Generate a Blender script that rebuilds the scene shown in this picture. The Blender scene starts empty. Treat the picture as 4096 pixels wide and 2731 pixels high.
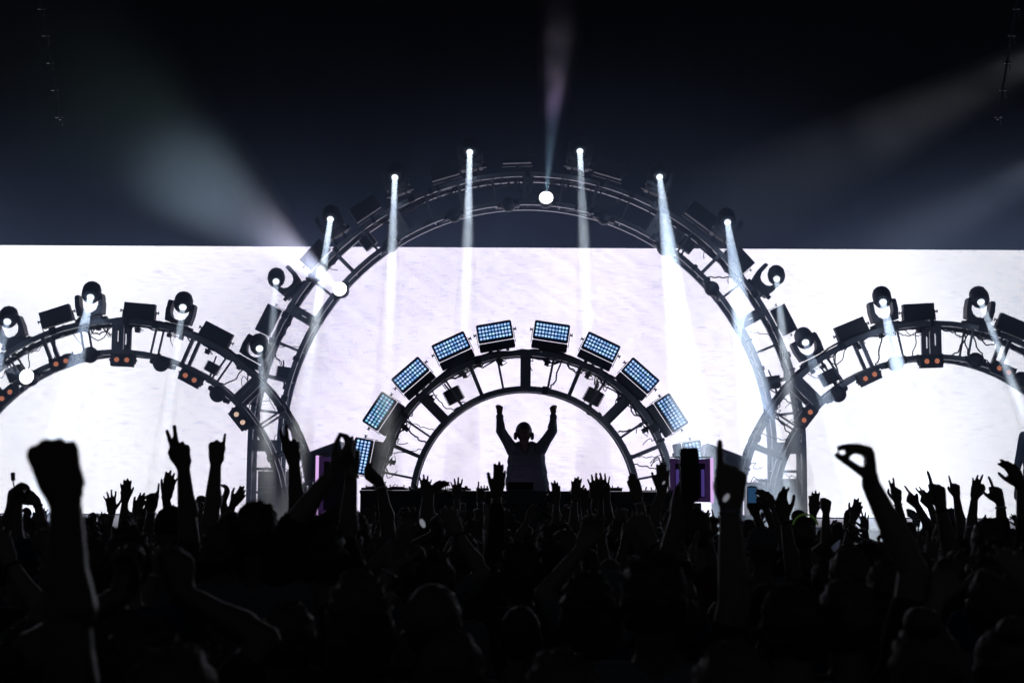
import bpy, bmesh, math, random
from mathutils import Vector, Matrix, noise
R = math.radians
rnd = random.Random(7)
sc = bpy.context.scene
C = sc.collection

# ---------------------------------------------------------------- camera, world, exposure
FPX = 5689.0
cam_d = bpy.data.cameras.new("camera")
cam_d.sensor_width = 36.0
cam_d.lens = FPX / 4096 * 36
cam_d.clip_start = 0.1
cam_d.clip_end = 500
cam_d.dof.use_dof = True
cam_d.dof.focus_distance = 18.5
cam_d.dof.aperture_fstop = 4.0
cam = bpy.data.objects.new("camera", cam_d)
C.objects.link(cam)
CAM = Vector((0, 0, 2.0))
PITCH = math.atan((1960 - 1365.5) / FPX)
CM = Matrix.Translation(CAM) @ Matrix.Rotation(R(90) + PITCH, 4, 'X') @ Matrix.Rotation(R(0.28), 4, 'Z')
cam.matrix_world = CM
sc.camera = cam

world = bpy.data.worlds.new("World")
sc.world = world
world.use_nodes = True
bgn = world.node_tree.nodes['Background']
bgn.inputs[0].default_value = (0.68, 0.82, 1.0, 1)
bgn.inputs[1].default_value = 0.021
sc.view_settings.view_transform = 'Standard'
sc.view_settings.look = 'None'
sc.view_settings.exposure = 0
sc.view_settings.gamma = 1
sc.view_settings.use_curve_mapping = False
cy = sc.cycles
cy.max_bounces = 4
cy.diffuse_bounces = 2
cy.glossy_bounces = 2
cy.transmission_bounces = 2
cy.transparent_max_bounces = 24
cy.volume_bounces = 0
cy.caustics_reflective = False
cy.caustics_refractive = False
cy.sample_clamp_direct = 6
cy.sample_clamp_indirect = 2
cy.use_light_tree = True
cy.use_denoising = True
cy.denoiser = 'OPENIMAGEDENOISE'
cy.volume_step_rate = 1.0

HAZE = 0.0009
SMOKE = 0.07
SCREEN_E = 1.87


def P(px, py, Y):
    """world point on the plane y=Y seen at source pixel px,py"""
    v = CM.to_3x3() @ Vector(((px - 2048) / FPX, -(py - 1365.5) / FPX, -1))
    return CAM + v * (Y / v.y)


# ---------------------------------------------------------------- materials
MATS = {}


def nodes(name):
    m = bpy.data.materials.new(name)
    m.use_nodes = True
    nt = m.node_tree
    nt.nodes.clear()
    out = nt.nodes.new('ShaderNodeOutputMaterial')
    return m, nt, out


def N(nt, t, **kw):
    n = nt.nodes.new(t)
    for k, v in kw.items():
        setattr(n, k, v)
    return n


def pbr(name, col, rough=0.6, metal=0.0, spec=0.5, var=0.25, scale=18.0, bump=0.0, sheen=0.0):
    m, nt, out = nodes(name)
    b = N(nt, 'ShaderNodeBsdfPrincipled')
    tc = N(nt, 'ShaderNodeTexCoord')
    nz = N(nt, 'ShaderNodeTexNoise')
    nz.inputs['Scale'].default_value = scale
    nz.inputs['Detail'].default_value = 3
    nt.links.new(tc.outputs['Object'], nz.inputs['Vector'])
    mx = N(nt, 'ShaderNodeMix', data_type='RGBA')
    mx.inputs[6].default_value = (*[c * (1 - var) for c in col], 1)
    mx.inputs[7].default_value = (*[min(1, c * (1 + var)) for c in col], 1)
    nt.links.new(nz.outputs['Fac'], mx.inputs[0])
    nt.links.new(mx.outputs[2], b.inputs['Base Color'])
    b.inputs['Roughness'].default_value = rough
    b.inputs['Metallic'].default_value = metal
    b.inputs['Specular IOR Level'].default_value = spec
    b.inputs['Sheen Weight'].default_value = sheen
    if bump:
        bp = N(nt, 'ShaderNodeBump')
        bp.inputs['Strength'].default_value = bump
        bp.inputs['Distance'].default_value = 0.01
        nt.links.new(nz.outputs['Fac'], bp.inputs['Height'])
        nt.links.new(bp.outputs[0], b.inputs['Normal'])
    nt.links.new(b.outputs[0], out.inputs[0])
    MATS[name] = m
    return m


def emit(name, col, s, sample=False):
    m, nt, out = nodes(name)
    e = N(nt, 'ShaderNodeEmission')
    e.inputs[0].default_value = (*col, 1)
    e.inputs[1].default_value = s
    nt.links.new(e.outputs[0], out.inputs[0])
    if not sample:
        m.cycles.emission_sampling = 'NONE'
    MATS[name] = m
    return m


truss_m = pbr('painted_truss_steel', (0.22, 0.23, 0.27), 0.34, 0.35, 0.6, 0.2, 9)
black_m = pbr('black_housing_plastic', (0.03, 0.032, 0.045), 0.5, 0.0, 0.5, 0.3, 30, 0.1)
grille_m = pbr('black_grille', (0.025, 0.027, 0.035), 0.7, 0.0, 0.4, 0.5, 220)
cable_m = pbr('black_cable_rubber', (0.02, 0.02, 0.025), 0.6)
deck_m = pbr('stage_deck_grey', (0.30, 0.29, 0.36), 0.55, 0.0, 0.4, 0.3, 3, 0.1)
blackdeck_m = pbr('black_stage_platform', (0.015, 0.015, 0.018), 0.8, 0.0, 0.3, 0.3, 5)
ground_m = pbr('dark_trampled_ground', (0.02, 0.019, 0.016), 0.9, 0.0, 0.2, 0.4, 4, 0.3)
cloth_m = pbr('black_drape_cloth', (0.006, 0.006, 0.008), 0.9, 0.0, 0.2, 0.3, 2)
desk_m = pbr('booth_front_panel', (0.05, 0.055, 0.06), 0.5, 0.0, 0.4, 0.2, 12)
case_m = pbr('flight_case_laminate', (0.035, 0.03, 0.045), 0.45, 0.1, 0.5, 0.2, 8)
alu_m = pbr('aluminium_edge', (0.35, 0.35, 0.4), 0.3, 0.9, 0.5, 0.2, 20)
skin_m = [pbr('skin_a', (0.22, 0.15, 0.13), 0.5, 0, 0.3, 0.12, 30, 0.1),
          pbr('skin_b', (0.14, 0.09, 0.075), 0.45, 0, 0.4, 0.12, 30, 0.1),
          pbr('skin_c', (0.10, 0.06, 0.045), 0.4, 0, 0.4, 0.12, 30, 0.1)]
dj_skin = pbr('performer_skin', (0.42, 0.25, 0.19), 0.55, 0, 0.4, 0.1, 30, 0.1)
hair_m = [pbr('hair_dark', (0.035, 0.028, 0.024), 0.5, 0, 0.5, 0.5, 120, 0.4),
          pbr('hair_brown', (0.08, 0.055, 0.04), 0.5, 0, 0.5, 0.5, 120, 0.4)]
shirt_m = [pbr('shirt_black', (0.03, 0.03, 0.034), 0.85, 0, 0.2, 0.3, 40, 0.2),
           pbr('shirt_navy', (0.03, 0.04, 0.07), 0.85, 0, 0.2, 0.3, 40, 0.2),
           pbr('shirt_maroon', (0.09, 0.03, 0.035), 0.85, 0, 0.2, 0.3, 40, 0.2),
           pbr('shirt_grey', (0.12, 0.12, 0.13), 0.85, 0, 0.2, 0.3, 40, 0.2)]
trouser_m = pbr('trousers_dark', (0.015, 0.016, 0.02), 0.85)
jacket_m = pbr('jacket_navy', (0.36, 0.40, 0.46), 0.8, 0, 0.3, 0.3, 45, 0.4)
rubber_m = pbr('phone_case_black', (0.02, 0.02, 0.022), 0.35)
white_m = pbr('white_paint', (0.6, 0.6, 0.65), 0.5)
lens_hot = emit('hot_lens_glass', (0.85, 0.93, 1.0), 1.6)
lens_white = emit('blazing_lens', (0.97, 1, 0.97), 6.0)
orange_m = None
led_blue = emit('led_ring_blue', (0.05, 0.28, 1.0), 0.75)
led_white = emit('led_core_white', (0.72, 0.9, 1.0), 1.15)
led_dot = emit('led_centre_blue', (0.03, 0.12, 0.5), 0.6)
lilac_m = emit('lilac_edge_light', (0.80, 0.48, 0.95), 0.95, True)
violet_m = emit('violet_glow_strip', (0.16, 0.10, 0.50), 0.35)
phone_scr = emit('phone_display_blue', (0.03, 0.1, 0.22), 0.5)
green_led = emit('green_led_band', (0.25, 0.5, 0.12), 0.06)
white_glint = emit('white_glint_glow', (0.8, 0.85, 0.95), 0.22)


def orange_lamp_mat(name, col, s):
    m, nt, out = nodes(name)
    e = N(nt, 'ShaderNodeEmission')
    tc = N(nt, 'ShaderNodeTexCoord')
    wv = N(nt, 'ShaderNodeTexWave', wave_type='BANDS', bands_direction='Z')
    wv.inputs['Scale'].default_value = 16
    wv.inputs['Distortion'].default_value = 3.5
    wv.inputs['Detail'].default_value = 1
    nt.links.new(tc.outputs['Object'], wv.inputs['Vector'])
    r = N(nt, 'ShaderNodeValToRGB')
    r.color_ramp.elements[0].position = 0.25
    r.color_ramp.elements[0].color = (col[0] * 0.35, col[1] * 0.2, col[2] * 0.2, 1)
    r.color_ramp.elements[1].position = 0.6
    r.color_ramp.elements[1].color = (*col, 1)
    nt.links.new(wv.outputs['Fac'], r.inputs[0])
    nt.links.new(r.outputs[0], e.inputs[0])
    e.inputs[1].default_value = s
    nt.links.new(e.outputs[0], out.inputs[0])
    m.cycles.emission_sampling = 'NONE'
    return m


orange_m = orange_lamp_mat('orange_filament_lamp', (0.95, 0.36, 0.2), 0.85)
cream_m = orange_lamp_mat('cream_hot_lamp', (1.2, 0.95, 0.72), 1.1)


def screen_mat():
    m, nt, out = nodes('led_wall_picture')
    L = nt.links.new
    e = N(nt, 'ShaderNodeEmission')
    tc = N(nt, 'ShaderNodeTexCoord')

    def mp(s, rot=(0, 0, 0)):
        a = N(nt, 'ShaderNodeMapping', vector_type='TEXTURE')
        s = tuple(1 / q for q in s)
        a.inputs['Scale'].default_value = s
        a.inputs['Rotation'].default_value = rot
        L(tc.outputs['Object'], a.inputs[0])
        return a

    def nz(src, scale, detail=2, rough=0.5):
        a = N(nt, 'ShaderNodeTexNoise')
        a.inputs['Scale'].default_value = scale
        a.inputs['Detail'].default_value = detail
        a.inputs['Roughness'].default_value = rough
        L(src.outputs[0], a.inputs['Vector'])
        return a

    def ramp(src, a, b):
        r = N(nt, 'ShaderNodeMapRange')
        r.inputs[1].default_value = a
        r.inputs[2].default_value = b
        L(src, r.inputs[0])
        return r

    def math_(op, a, b):
        r = N(nt, 'ShaderNodeMath', operation=op)
        for i, v in enumerate((a, b)):
            if isinstance(v, (int, float)):
                r.inputs[i].default_value = v
            else:
                L(v, r.inputs[i])
        return r.outputs[0]
    # fine rows and columns of the diodes showing as streaks
    rows = ramp(nz(mp((2.4, 1, 30)), 1.5, 1, 0.5).outputs['Fac'], 0.50, 0.70)
    cols = ramp(nz(mp((26, 1, 4.5)), 1.5, 1, 0.5).outputs['Fac'], 0.52, 0.72)
    # soft diagonal weave
    dia = ramp(nz(mp((1.1, 1, 3.6), (0, R(36), 0)), 1.5, 2).outputs['Fac'], 0.42, 0.62)
    big = ramp(nz(mp((0.25, 1, 0.4)), 1.0, 1).outputs['Fac'], 0.35, 0.65)
    # content: lavender in the middle of the wall, whiter towards both ends
    sx = N(nt, 'ShaderNodeSeparateXYZ')
    L(tc.outputs['Object'], sx.inputs[0])
    ax = math_('ABSOLUTE', math_('SUBTRACT', sx.outputs[0], -0.6), 0)
    mid = ramp(ax, 6.8, 3.2)
    t1 = math_('MULTIPLY', mid.outputs[0], math_('ADD', math_('MULTIPLY', dia.outputs[0], 0.25), 0.75))
    t2 = math_('ADD', math_('MULTIPLY', rows.outputs[0], 0.85), math_('MULTIPLY', cols.outputs[0], 0.45))
    mixc = N(nt, 'ShaderNodeMix', data_type='RGBA')
    mixc.inputs[6].default_value = (1.12, 1.13, 1.18, 1)
    mixc.inputs[7].default_value = (0.82, 0.745, 0.90, 1)
    L(t1, mixc.inputs[0])
    mul = N(nt, 'ShaderNodeMix', data_type='RGBA')
    mul.inputs[7].default_value = (0.60, 0.57, 0.74, 1)
    L(mixc.outputs[2], mul.inputs[6])
    sz = N(nt, 'ShaderNodeSeparateXYZ')
    wob = nz(mp((1.6, 1, 1.6)), 1.0, 2)
    L(tc.outputs['Object'], sz.inputs[0])
    ph = math_('MULTIPLY', wob.outputs['Fac'], 5.0)
    g1 = math_('SINE', math_('ADD', math_('MULTIPLY', sz.outputs[2], 128.0), ph), 0)
    g2 = math_('SINE', math_('ADD', math_('MULTIPLY', sz.outputs[0], 119.0), ph), 0)
    d1 = math_('SINE', math_('ADD', math_('ADD', math_('MULTIPLY', sz.outputs[0], 20.0), math_('MULTIPLY', sz.outputs[2], 31.0)), ph), 0)
    grid = math_('ADD', math_('MULTIPLY', math_('ADD', g1, g2), 0.07), math_('MULTIPLY', d1, 0.06))
    t2 = math_('MAXIMUM', math_('ADD', t2, math_('ADD', grid, 0.10)), 0.0)
    fm = math_('MULTIPLY', t2, math_('ADD', math_('MULTIPLY', mid.outputs[0], 0.35), 0.45))
    L(math_('MINIMUM', fm, 1.0), mul.inputs[0])
    L(mul.outputs[2], e.inputs[0])
    e.inputs[1].default_value = SCREEN_E
    L(e.outputs[0], out.inputs[0])
    return m


screen_m = screen_mat()

# ---------------------------------------------------------------- mesh helpers


class MB:
    def __init__(s):
        s.v = []
        s.f = []
        s.m = []

    def add(s, vs, fs, mi=0, M=None):
        o = len(s.v)
        if M is not None:
            vs = [M @ Vector(v) for v in vs]
        s.v += [tuple(v) for v in vs]
        s.f += [tuple(i + o for i in f) for f in fs]
        s.m += [mi] * len(fs)

    def bar(s, pts, hr, hd, mi=0, M=None):
        """rectangular tube along a line in the xz plane: hr half width in the plane, hd half depth along y"""
        pts = [Vector(p) for p in pts]
        m = len(pts)
        vs, fs = [], []
        for i, p in enumerate(pts):
            t = pts[min(i + 1, m - 1)] - pts[max(i - 1, 0)]
            nrm = Vector((-t.z, 0, t.x)).normalized()
            y = Vector((0, 1, 0))
            vs += [p + nrm * hr + y * hd, p + nrm * hr - y * hd, p - nrm * hr - y * hd, p - nrm * hr + y * hd]
        for i in range(m - 1):
            fs += [(i * 4 + k, i * 4 + (k + 1) % 4, (i + 1) * 4 + (k + 1) % 4, (i + 1) * 4 + k) for k in range(4)]
        fs += [(3, 2, 1, 0), tuple(range((m - 1) * 4, m * 4))]
        s.add(vs, fs, mi, M)

    def box(s, c, d, mi=0, M=None, ch=0.0):
        x, y, z = c
        a, b, h = d[0] / 2, d[1] / 2, d[2] / 2
        if ch <= 0:
            vs = [(x + i * a, y + j * b, z + k * h) for i in (-1, 1) for j in (-1, 1) for k in (-1, 1)]
            s.add(vs, [(0, 1, 3, 2), (4, 6, 7, 5), (0, 4, 5, 1), (2, 3, 7, 6), (0, 2, 6, 4), (1, 5, 7, 3)], mi, M)
        else:
            s.rprism(x, z, d[0], d[2], y - b, y + b, ch, mi, M, bev=ch * 0.5)

    def prism(s, poly, y0, y1, mi=0, M=None):
        n = len(poly)
        vs = [(p[0], y0, p[1]) for p in poly] + [(p[0], y1, p[1]) for p in poly]
        fs = [tuple(range(n))[::-1], tuple(range(n, 2 * n))]
        fs += [(i, (i + 1) % n, n + (i + 1) % n, n + i) for i in range(n)]
        s.add(vs, fs, mi, M)

    def rprism(s, cx, cz, w, h, y0, y1, r, mi=0, M=None, k=3, bev=0.0):
        def ring(g, y):
            o = []
            for qx, qz, a0 in ((1, 1, 0), (-1, 1, 90), (-1, -1, 180), (1, -1, 270)):
                for i in range(k + 1):
                    a = R(a0 + 90 * i / k)
                    o.append((cx + qx * (w / 2 - r) + (r - g) * math.cos(a), y, cz + qz * (h / 2 - r) + (r - g) * math.sin(a)))
            return o
        bev = min(bev, r * 0.9)
        if bev > 0:
            rings = [ring(bev, y0), ring(0, y0 + bev), ring(0, y1 - bev), ring(bev, y1)]
        else:
            rings = [ring(0, y0), ring(0, y1)]
        n = len(rings[0])
        vs = sum(rings, [])
        fs = [tuple(range(n))[::-1], tuple(range((len(rings) - 1) * n, len(rings) * n))]
        for q in range(len(rings) - 1):
            fs += [(q * n + i, q * n + (i + 1) % n, (q + 1) * n + (i + 1) % n, (q + 1) * n + i) for i in range(n)]
        s.add(vs, fs, mi, M)

    def tube(s, pts, r, n=8, mi=0, M=None, closed=False):
        pts = [Vector(p) for p in pts]
        if not hasattr(r, '__len__'):
            r = [r] * len(pts)
        m = len(pts)
        up = None
        vs = []
        for i, p in enumerate(pts):
            if closed:
                t = pts[(i + 1) % m] - pts[i - 1]
            else:
                t = pts[min(i + 1, m - 1)] - pts[max(i - 1, 0)]
            t = t.normalized() if t.length > 1e-9 else Vector((0, 0, 1))
            if up is None:
                up = t.orthogonal().normalized()
            up = (up - t * up.dot(t)).normalized()
            w = t.cross(up)
            for k in range(n):
                a = 2 * math.pi * k / n
                vs.append(p + (up * math.cos(a) + w * math.sin(a)) * r[i])
        fs = []
        for i in range(m if closed else m - 1):
            j = (i + 1) % m
            fs += [(i * n + k, i * n + (k + 1) % n, j * n + (k + 1) % n, j * n + k) for k in range(n)]
        if not closed:
            fs += [tuple(range(n))[::-1], tuple(range((m - 1) * n, m * n))]
        s.add(vs, fs, mi, M)

    def cyl(s, p, q, r, n=14, mi=0, M=None):
        s.tube([p, q], r, n, mi, M)

    def lathe(s, prof, n=20, mi=0, M=None):
        """prof of (r, z) about local z"""
        vs = [(r * math.cos(2 * math.pi * k / n), r * math.sin(2 * math.pi * k / n), z) for r, z in prof for k in range(n)]
        fs = []
        for i in range(len(prof) - 1):
            fs += [(i * n + k, i * n + (k + 1) % n, (i + 1) * n + (k + 1) % n, (i + 1) * n + k) for k in range(n)]
        fs += [tuple(range(n))[::-1], tuple(range((len(prof) - 1) * n, len(prof) * n))]
        s.add(vs, fs, mi, M)

    def ell(s, c, r, mi=0, M=None, n=16, m=10):
        vs = [(c[0], c[1], c[2] - r[2])]
        for i in range(1, m):
            a = -math.pi / 2 + math.pi * i / m
            for k in range(n):
                b = 2 * math.pi * k / n
                vs.append((c[0] + r[0] * math.cos(a) * math.cos(b), c[1] + r[1] * math.cos(a) * math.sin(b), c[2] + r[2] * math.sin(a)))
        vs.append((c[0], c[1], c[2] + r[2]))
        fs = [(0, 1 + (k + 1) % n, 1 + k) for k in range(n)]
        for i in range(m - 2):
            fs += [(1 + i * n + k, 1 + i * n + (k + 1) % n, 1 + (i + 1) * n + (k + 1) % n, 1 + (i + 1) * n + k) for k in range(n)]
        t = len(vs) - 1
        fs += [(t, 1 + (m - 2) * n + k, 1 + (m - 2) * n + (k + 1) % n) for k in range(n)]
        s.add(vs, fs, mi, M)

    def cap(s, p, q, rp, rq, n=12):
        """tapered capsule, closed"""
        p = Vector(p)
        q = Vector(q)
        t = (q - p)
        L = t.length
        if L < 1e-6:
            s.ell(p, (rp, rp, rp), n=n, m=8)
            return
        t.normalize()
        pts, rs = [], []
        for a in (88, 60, 30):
            pts.append(p - t * rp * math.sin(R(a)))
            rs.append(max(rp * math.cos(R(a)), 1e-4))
        pts.append(p)
        rs.append(rp)
        pts.append(q)
        rs.append(rq)
        for a in (30, 60, 88):
            pts.append(q + t * rq * math.sin(R(a)))
            rs.append(max(rq * math.cos(R(a)), 1e-4))
        s.tube(pts, rs, n)

    def mesh(s, name, mats, smooth=False):
        me = bpy.data.meshes.new(name)
        me.from_pydata(s.v, [], s.f)
        for m in (mats if isinstance(mats, (list, tuple)) else [mats]):
            me.materials.append(m)
        if any(s.m):
            me.polygons.foreach_set('material_index', s.m)
        if smooth:
            me.polygons.foreach_set('use_smooth', [True] * len(s.f))
        me.update()
        return me

    def build(s, name, mats, parent=None, M=None, smooth=False, **tags):
        return link(name, s.mesh(name, mats, smooth), parent, M, **tags)


def link(name, data, parent=None, M=None, **tags):
    o = bpy.data.objects.new(name, data)
    C.objects.link(o)
    if parent is not None:
        o.parent = parent
    if M is not None:
        o.matrix_local = M
    for k, v in tags.items():
        o[k] = v
    return o


def tag(o, label, cat, group=None, kind=None):
    o['label'] = label
    o['category'] = cat
    if group:
        o['group'] = group
    if kind:
        o['kind'] = kind
    return o


def empty(name, M, label=None, cat=None, group=None):
    o = link(name, None, None, M)
    o.empty_display_size = 0.1
    if label:
        tag(o, label, cat, group)
    return o


def frame_at(p, ang):
    """local z points at image angle ang (0 = up, + = to the right); local -y faces the audience"""
    return Matrix.Translation(p) @ Matrix.Rotation(ang, 4, 'Y')


def autosmooth(me, deg=35):
    me.polygons.foreach_set('use_smooth', [True] * len(me.polygons))
    me.set_sharp_from_angle(angle=R(deg))


# ---------------------------------------------------------------- setting: ground, stage, backdrop, roof
g = MB()
g.box((0, 60, -0.25), (400, 400, 0.5))
g.build('ground', ground_m, kind='structure')

SY = 26.0   # the led wall
RZ = 1.52   # main deck height
d = MB()
d.box((0, 24.8, RZ / 2), (48, 10.4, RZ))
d.build('stage_floor', deck_m, kind='structure')
for sgn in (-1, 1):
    for k in range(7):
        w = MB()
        x0 = sgn * (4.6 + 2.44 * k)
        w.box((x0 + sgn * 1.22, 17.55, RZ - 0.06), (2.42, 4.08, 0.12), 0)
        w.box((x0 + sgn * 1.22, 15.55, (RZ - 0.14) / 2), (2.42, 0.04, RZ - 0.14), 1)
        tag(w.build('stage_platform', [deck_m, cloth_m]),
            ['first', 'second', 'third', 'fourth', 'fifth', 'sixth', 'seventh'][k] + ' grey deck section outward from the booth on the ' + ('left' if sgn < 0 else 'right') + ' wing of the stage',
            'stage platform', 'grey deck sections of the stage wings')
w = MB()
w.box((0, 17.45, 0.5), (9.1, 4.2, 1.0))
w.build('stage_floor', blackdeck_m, kind='structure')
w = MB()
# curtain behind the wall, with folds
n = 240
vs, fs = [], []
for i in range(n + 1):
    x = -30 + 60 * i / n
    y = 29.5 + 0.12 * math.sin(x * 5.1) + 0.06 * math.sin(x * 13)
    vs += [(x, y, 0), (x, y, 15)]
for i in range(n):
    fs.append((2 * i, 2 * i + 2, 2 * i + 3, 2 * i + 1))
w.add(vs, fs)
tag(w.build('backdrop_curtain', cloth_m, smooth=True), 'black folded curtain hanging behind the led wall', 'curtain')
w = MB()
for k in range(10):
    w.box((0, 3.2 + k * 3, 14.2 + 0.12 * (k % 2)), (60, 2.9, 0.06))
w.build('tent_roof', cloth_m, kind='structure')

# ---------------------------------------------------------------- led wall
w = link('led_wall', None, None, Matrix.Translation((0, SY, 0)))
tag(w, 'huge bright white and lavender led video wall across the back of the stage', 'led screen')
ztop = P(2048, 991, SY).z
zbot = RZ + 0.02
s = MB()
x0, x1 = -13.5, 13.5
s.add([(x0, 0, zbot), (x1, 0, zbot), (x1, 0, ztop), (x0, 0, ztop)], [(0, 1, 2, 3)])
s.build('screen_surface', screen_m, w)
s = MB()
s.box((0, 0.09, (zbot + ztop) / 2), (x1 - x0, 0.16, ztop - zbot - 0.01))
s.build('cabinet_frame', black_m, w)
for k in range(14):
    s = MB()
    x = x0 + (x1 - x0) * (k + 0.5) / 14
    s.tube([(x, 0.5, zbot - 0.01), (x, 0.22, ztop - 0.3)], 0.03, 8)
    s.tube([(x, 1.4, RZ), (x, 0.3, ztop - 1.2)], 0.03, 8)
    s.build('support_strut', truss_m, w)
s = MB()
s.box((0, -0.05, RZ + 0.012), (x1 - x0, 0.06, 0.02))
s.build('bottom_rail', black_m, w)

# ---------------------------------------------------------------- haze
h = MB()
h.box((0, 20, 6.3), (66, 60, 14.8))
hz, nt, out = nodes('stage_haze_air')
vp = N(nt, 'ShaderNodeVolumePrincipled')
vp.inputs['Color'].default_value = (0.62, 0.72, 0.95, 1)
vp.inputs['Density'].default_value = HAZE
vp.inputs['Anisotropy'].default_value = 0.4
nt.links.new(vp.outputs[0], out.inputs['Volume'])
h.build('haze', hz, kind='stuff')

# bank of stage smoke in front of the wall: thickest low down, thinning with height, patchy
h = MB()
h.box((0, 21.1, 6.8), (40, 9.4, 10.4))
hz, nt, out = nodes('stage_smoke_air')
vs_ = N(nt, 'ShaderNodeVolumePrincipled')
vs_.inputs['Color'].default_value = (0.38, 0.53, 0.88, 1)
vs_.inputs['Anisotropy'].default_value = 0.0
tc = N(nt, 'ShaderNodeTexCoord')
sx_ = N(nt, 'ShaderNodeSeparateXYZ')
nt.links.new(tc.outputs['Object'], sx_.inputs[0])
mr = N(nt, 'ShaderNodeMapRange', interpolation_type='SMOOTHSTEP')
mr.inputs[1].default_value = 8.2
mr.inputs[2].default_value = 4.8
mr.inputs[3].default_value = 0.0
mr.inputs[4].default_value = SMOKE
nt.links.new(sx_.outputs[2], mr.inputs[0])
nz_ = N(nt, 'ShaderNodeTexNoise')
nz_.inputs['Scale'].default_value = 0.17
nz_.inputs['Detail'].default_value = 3
nt.links.new(tc.outputs['Object'], nz_.inputs['Vector'])
m2 = N(nt, 'ShaderNodeMapRange')
m2.inputs[1].default_value = 0.36
m2.inputs[2].default_value = 0.66
m2.inputs[3].default_value = 0.15
m2.inputs[4].default_value = 1.9
nt.links.new(nz_.outputs['Fac'], m2.inputs[0])
ml_ = N(nt, 'ShaderNodeMath', operation='MULTIPLY')
nt.links.new(mr.outputs[0], ml_.inputs[0])
nt.links.new(m2.outputs[0], ml_.inputs[1])
nt.links.new(ml_.outputs[0], vs_.inputs['Density'])
nt.links.new(vs_.outputs[0], out.inputs['Volume'])
h.build('smoke', hz, kind='stuff')

# ---------------------------------------------------------------- truss arches


def slot_plate(m, wd, z0, z1, sw, s0, s1, y, t, M):
    """flat plate with one long slot, a single connected piece"""
    xs, zs = (-wd / 2, -sw / 2, sw / 2, wd / 2), (z0, s0, s1, z1)
    vs = [(x, yy, z) for yy in (y - t / 2, y + t / 2) for x in xs for z in zs]
    I = lambda k, a, b: k * 16 + a * 4 + b
    fs = []
    for a in range(3):
        for b in range(3):
            if a == 1 and b == 1:
                continue
            fs.append((I(0, a, b), I(0, a + 1, b), I(0, a + 1, b + 1), I(0, a, b + 1)))
            fs.append((I(1, a, b), I(1, a, b + 1), I(1, a + 1, b + 1), I(1, a + 1, b)))
    loop = [(a, 0) for a in range(3)] + [(3, b) for b in range(3)] + [(a, 3) for a in range(3, 0, -1)] + [(0, b) for b in range(3, 0, -1)]
    for q in range(12):
        a, b = loop[q], loop[(q + 1) % 12]
        fs.append((I(0, *a), I(1, *a), I(1, *b), I(0, *b)))
    hole = [(1, 1), (2, 1), (2, 2), (1, 2)]
    for q in range(4):
        a, b = hole[q], hole[(q + 1) % 4]
        fs.append((I(0, *b), I(1, *b), I(1, *a), I(0, *a)))
    m.add(vs, fs, 0, M)


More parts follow.
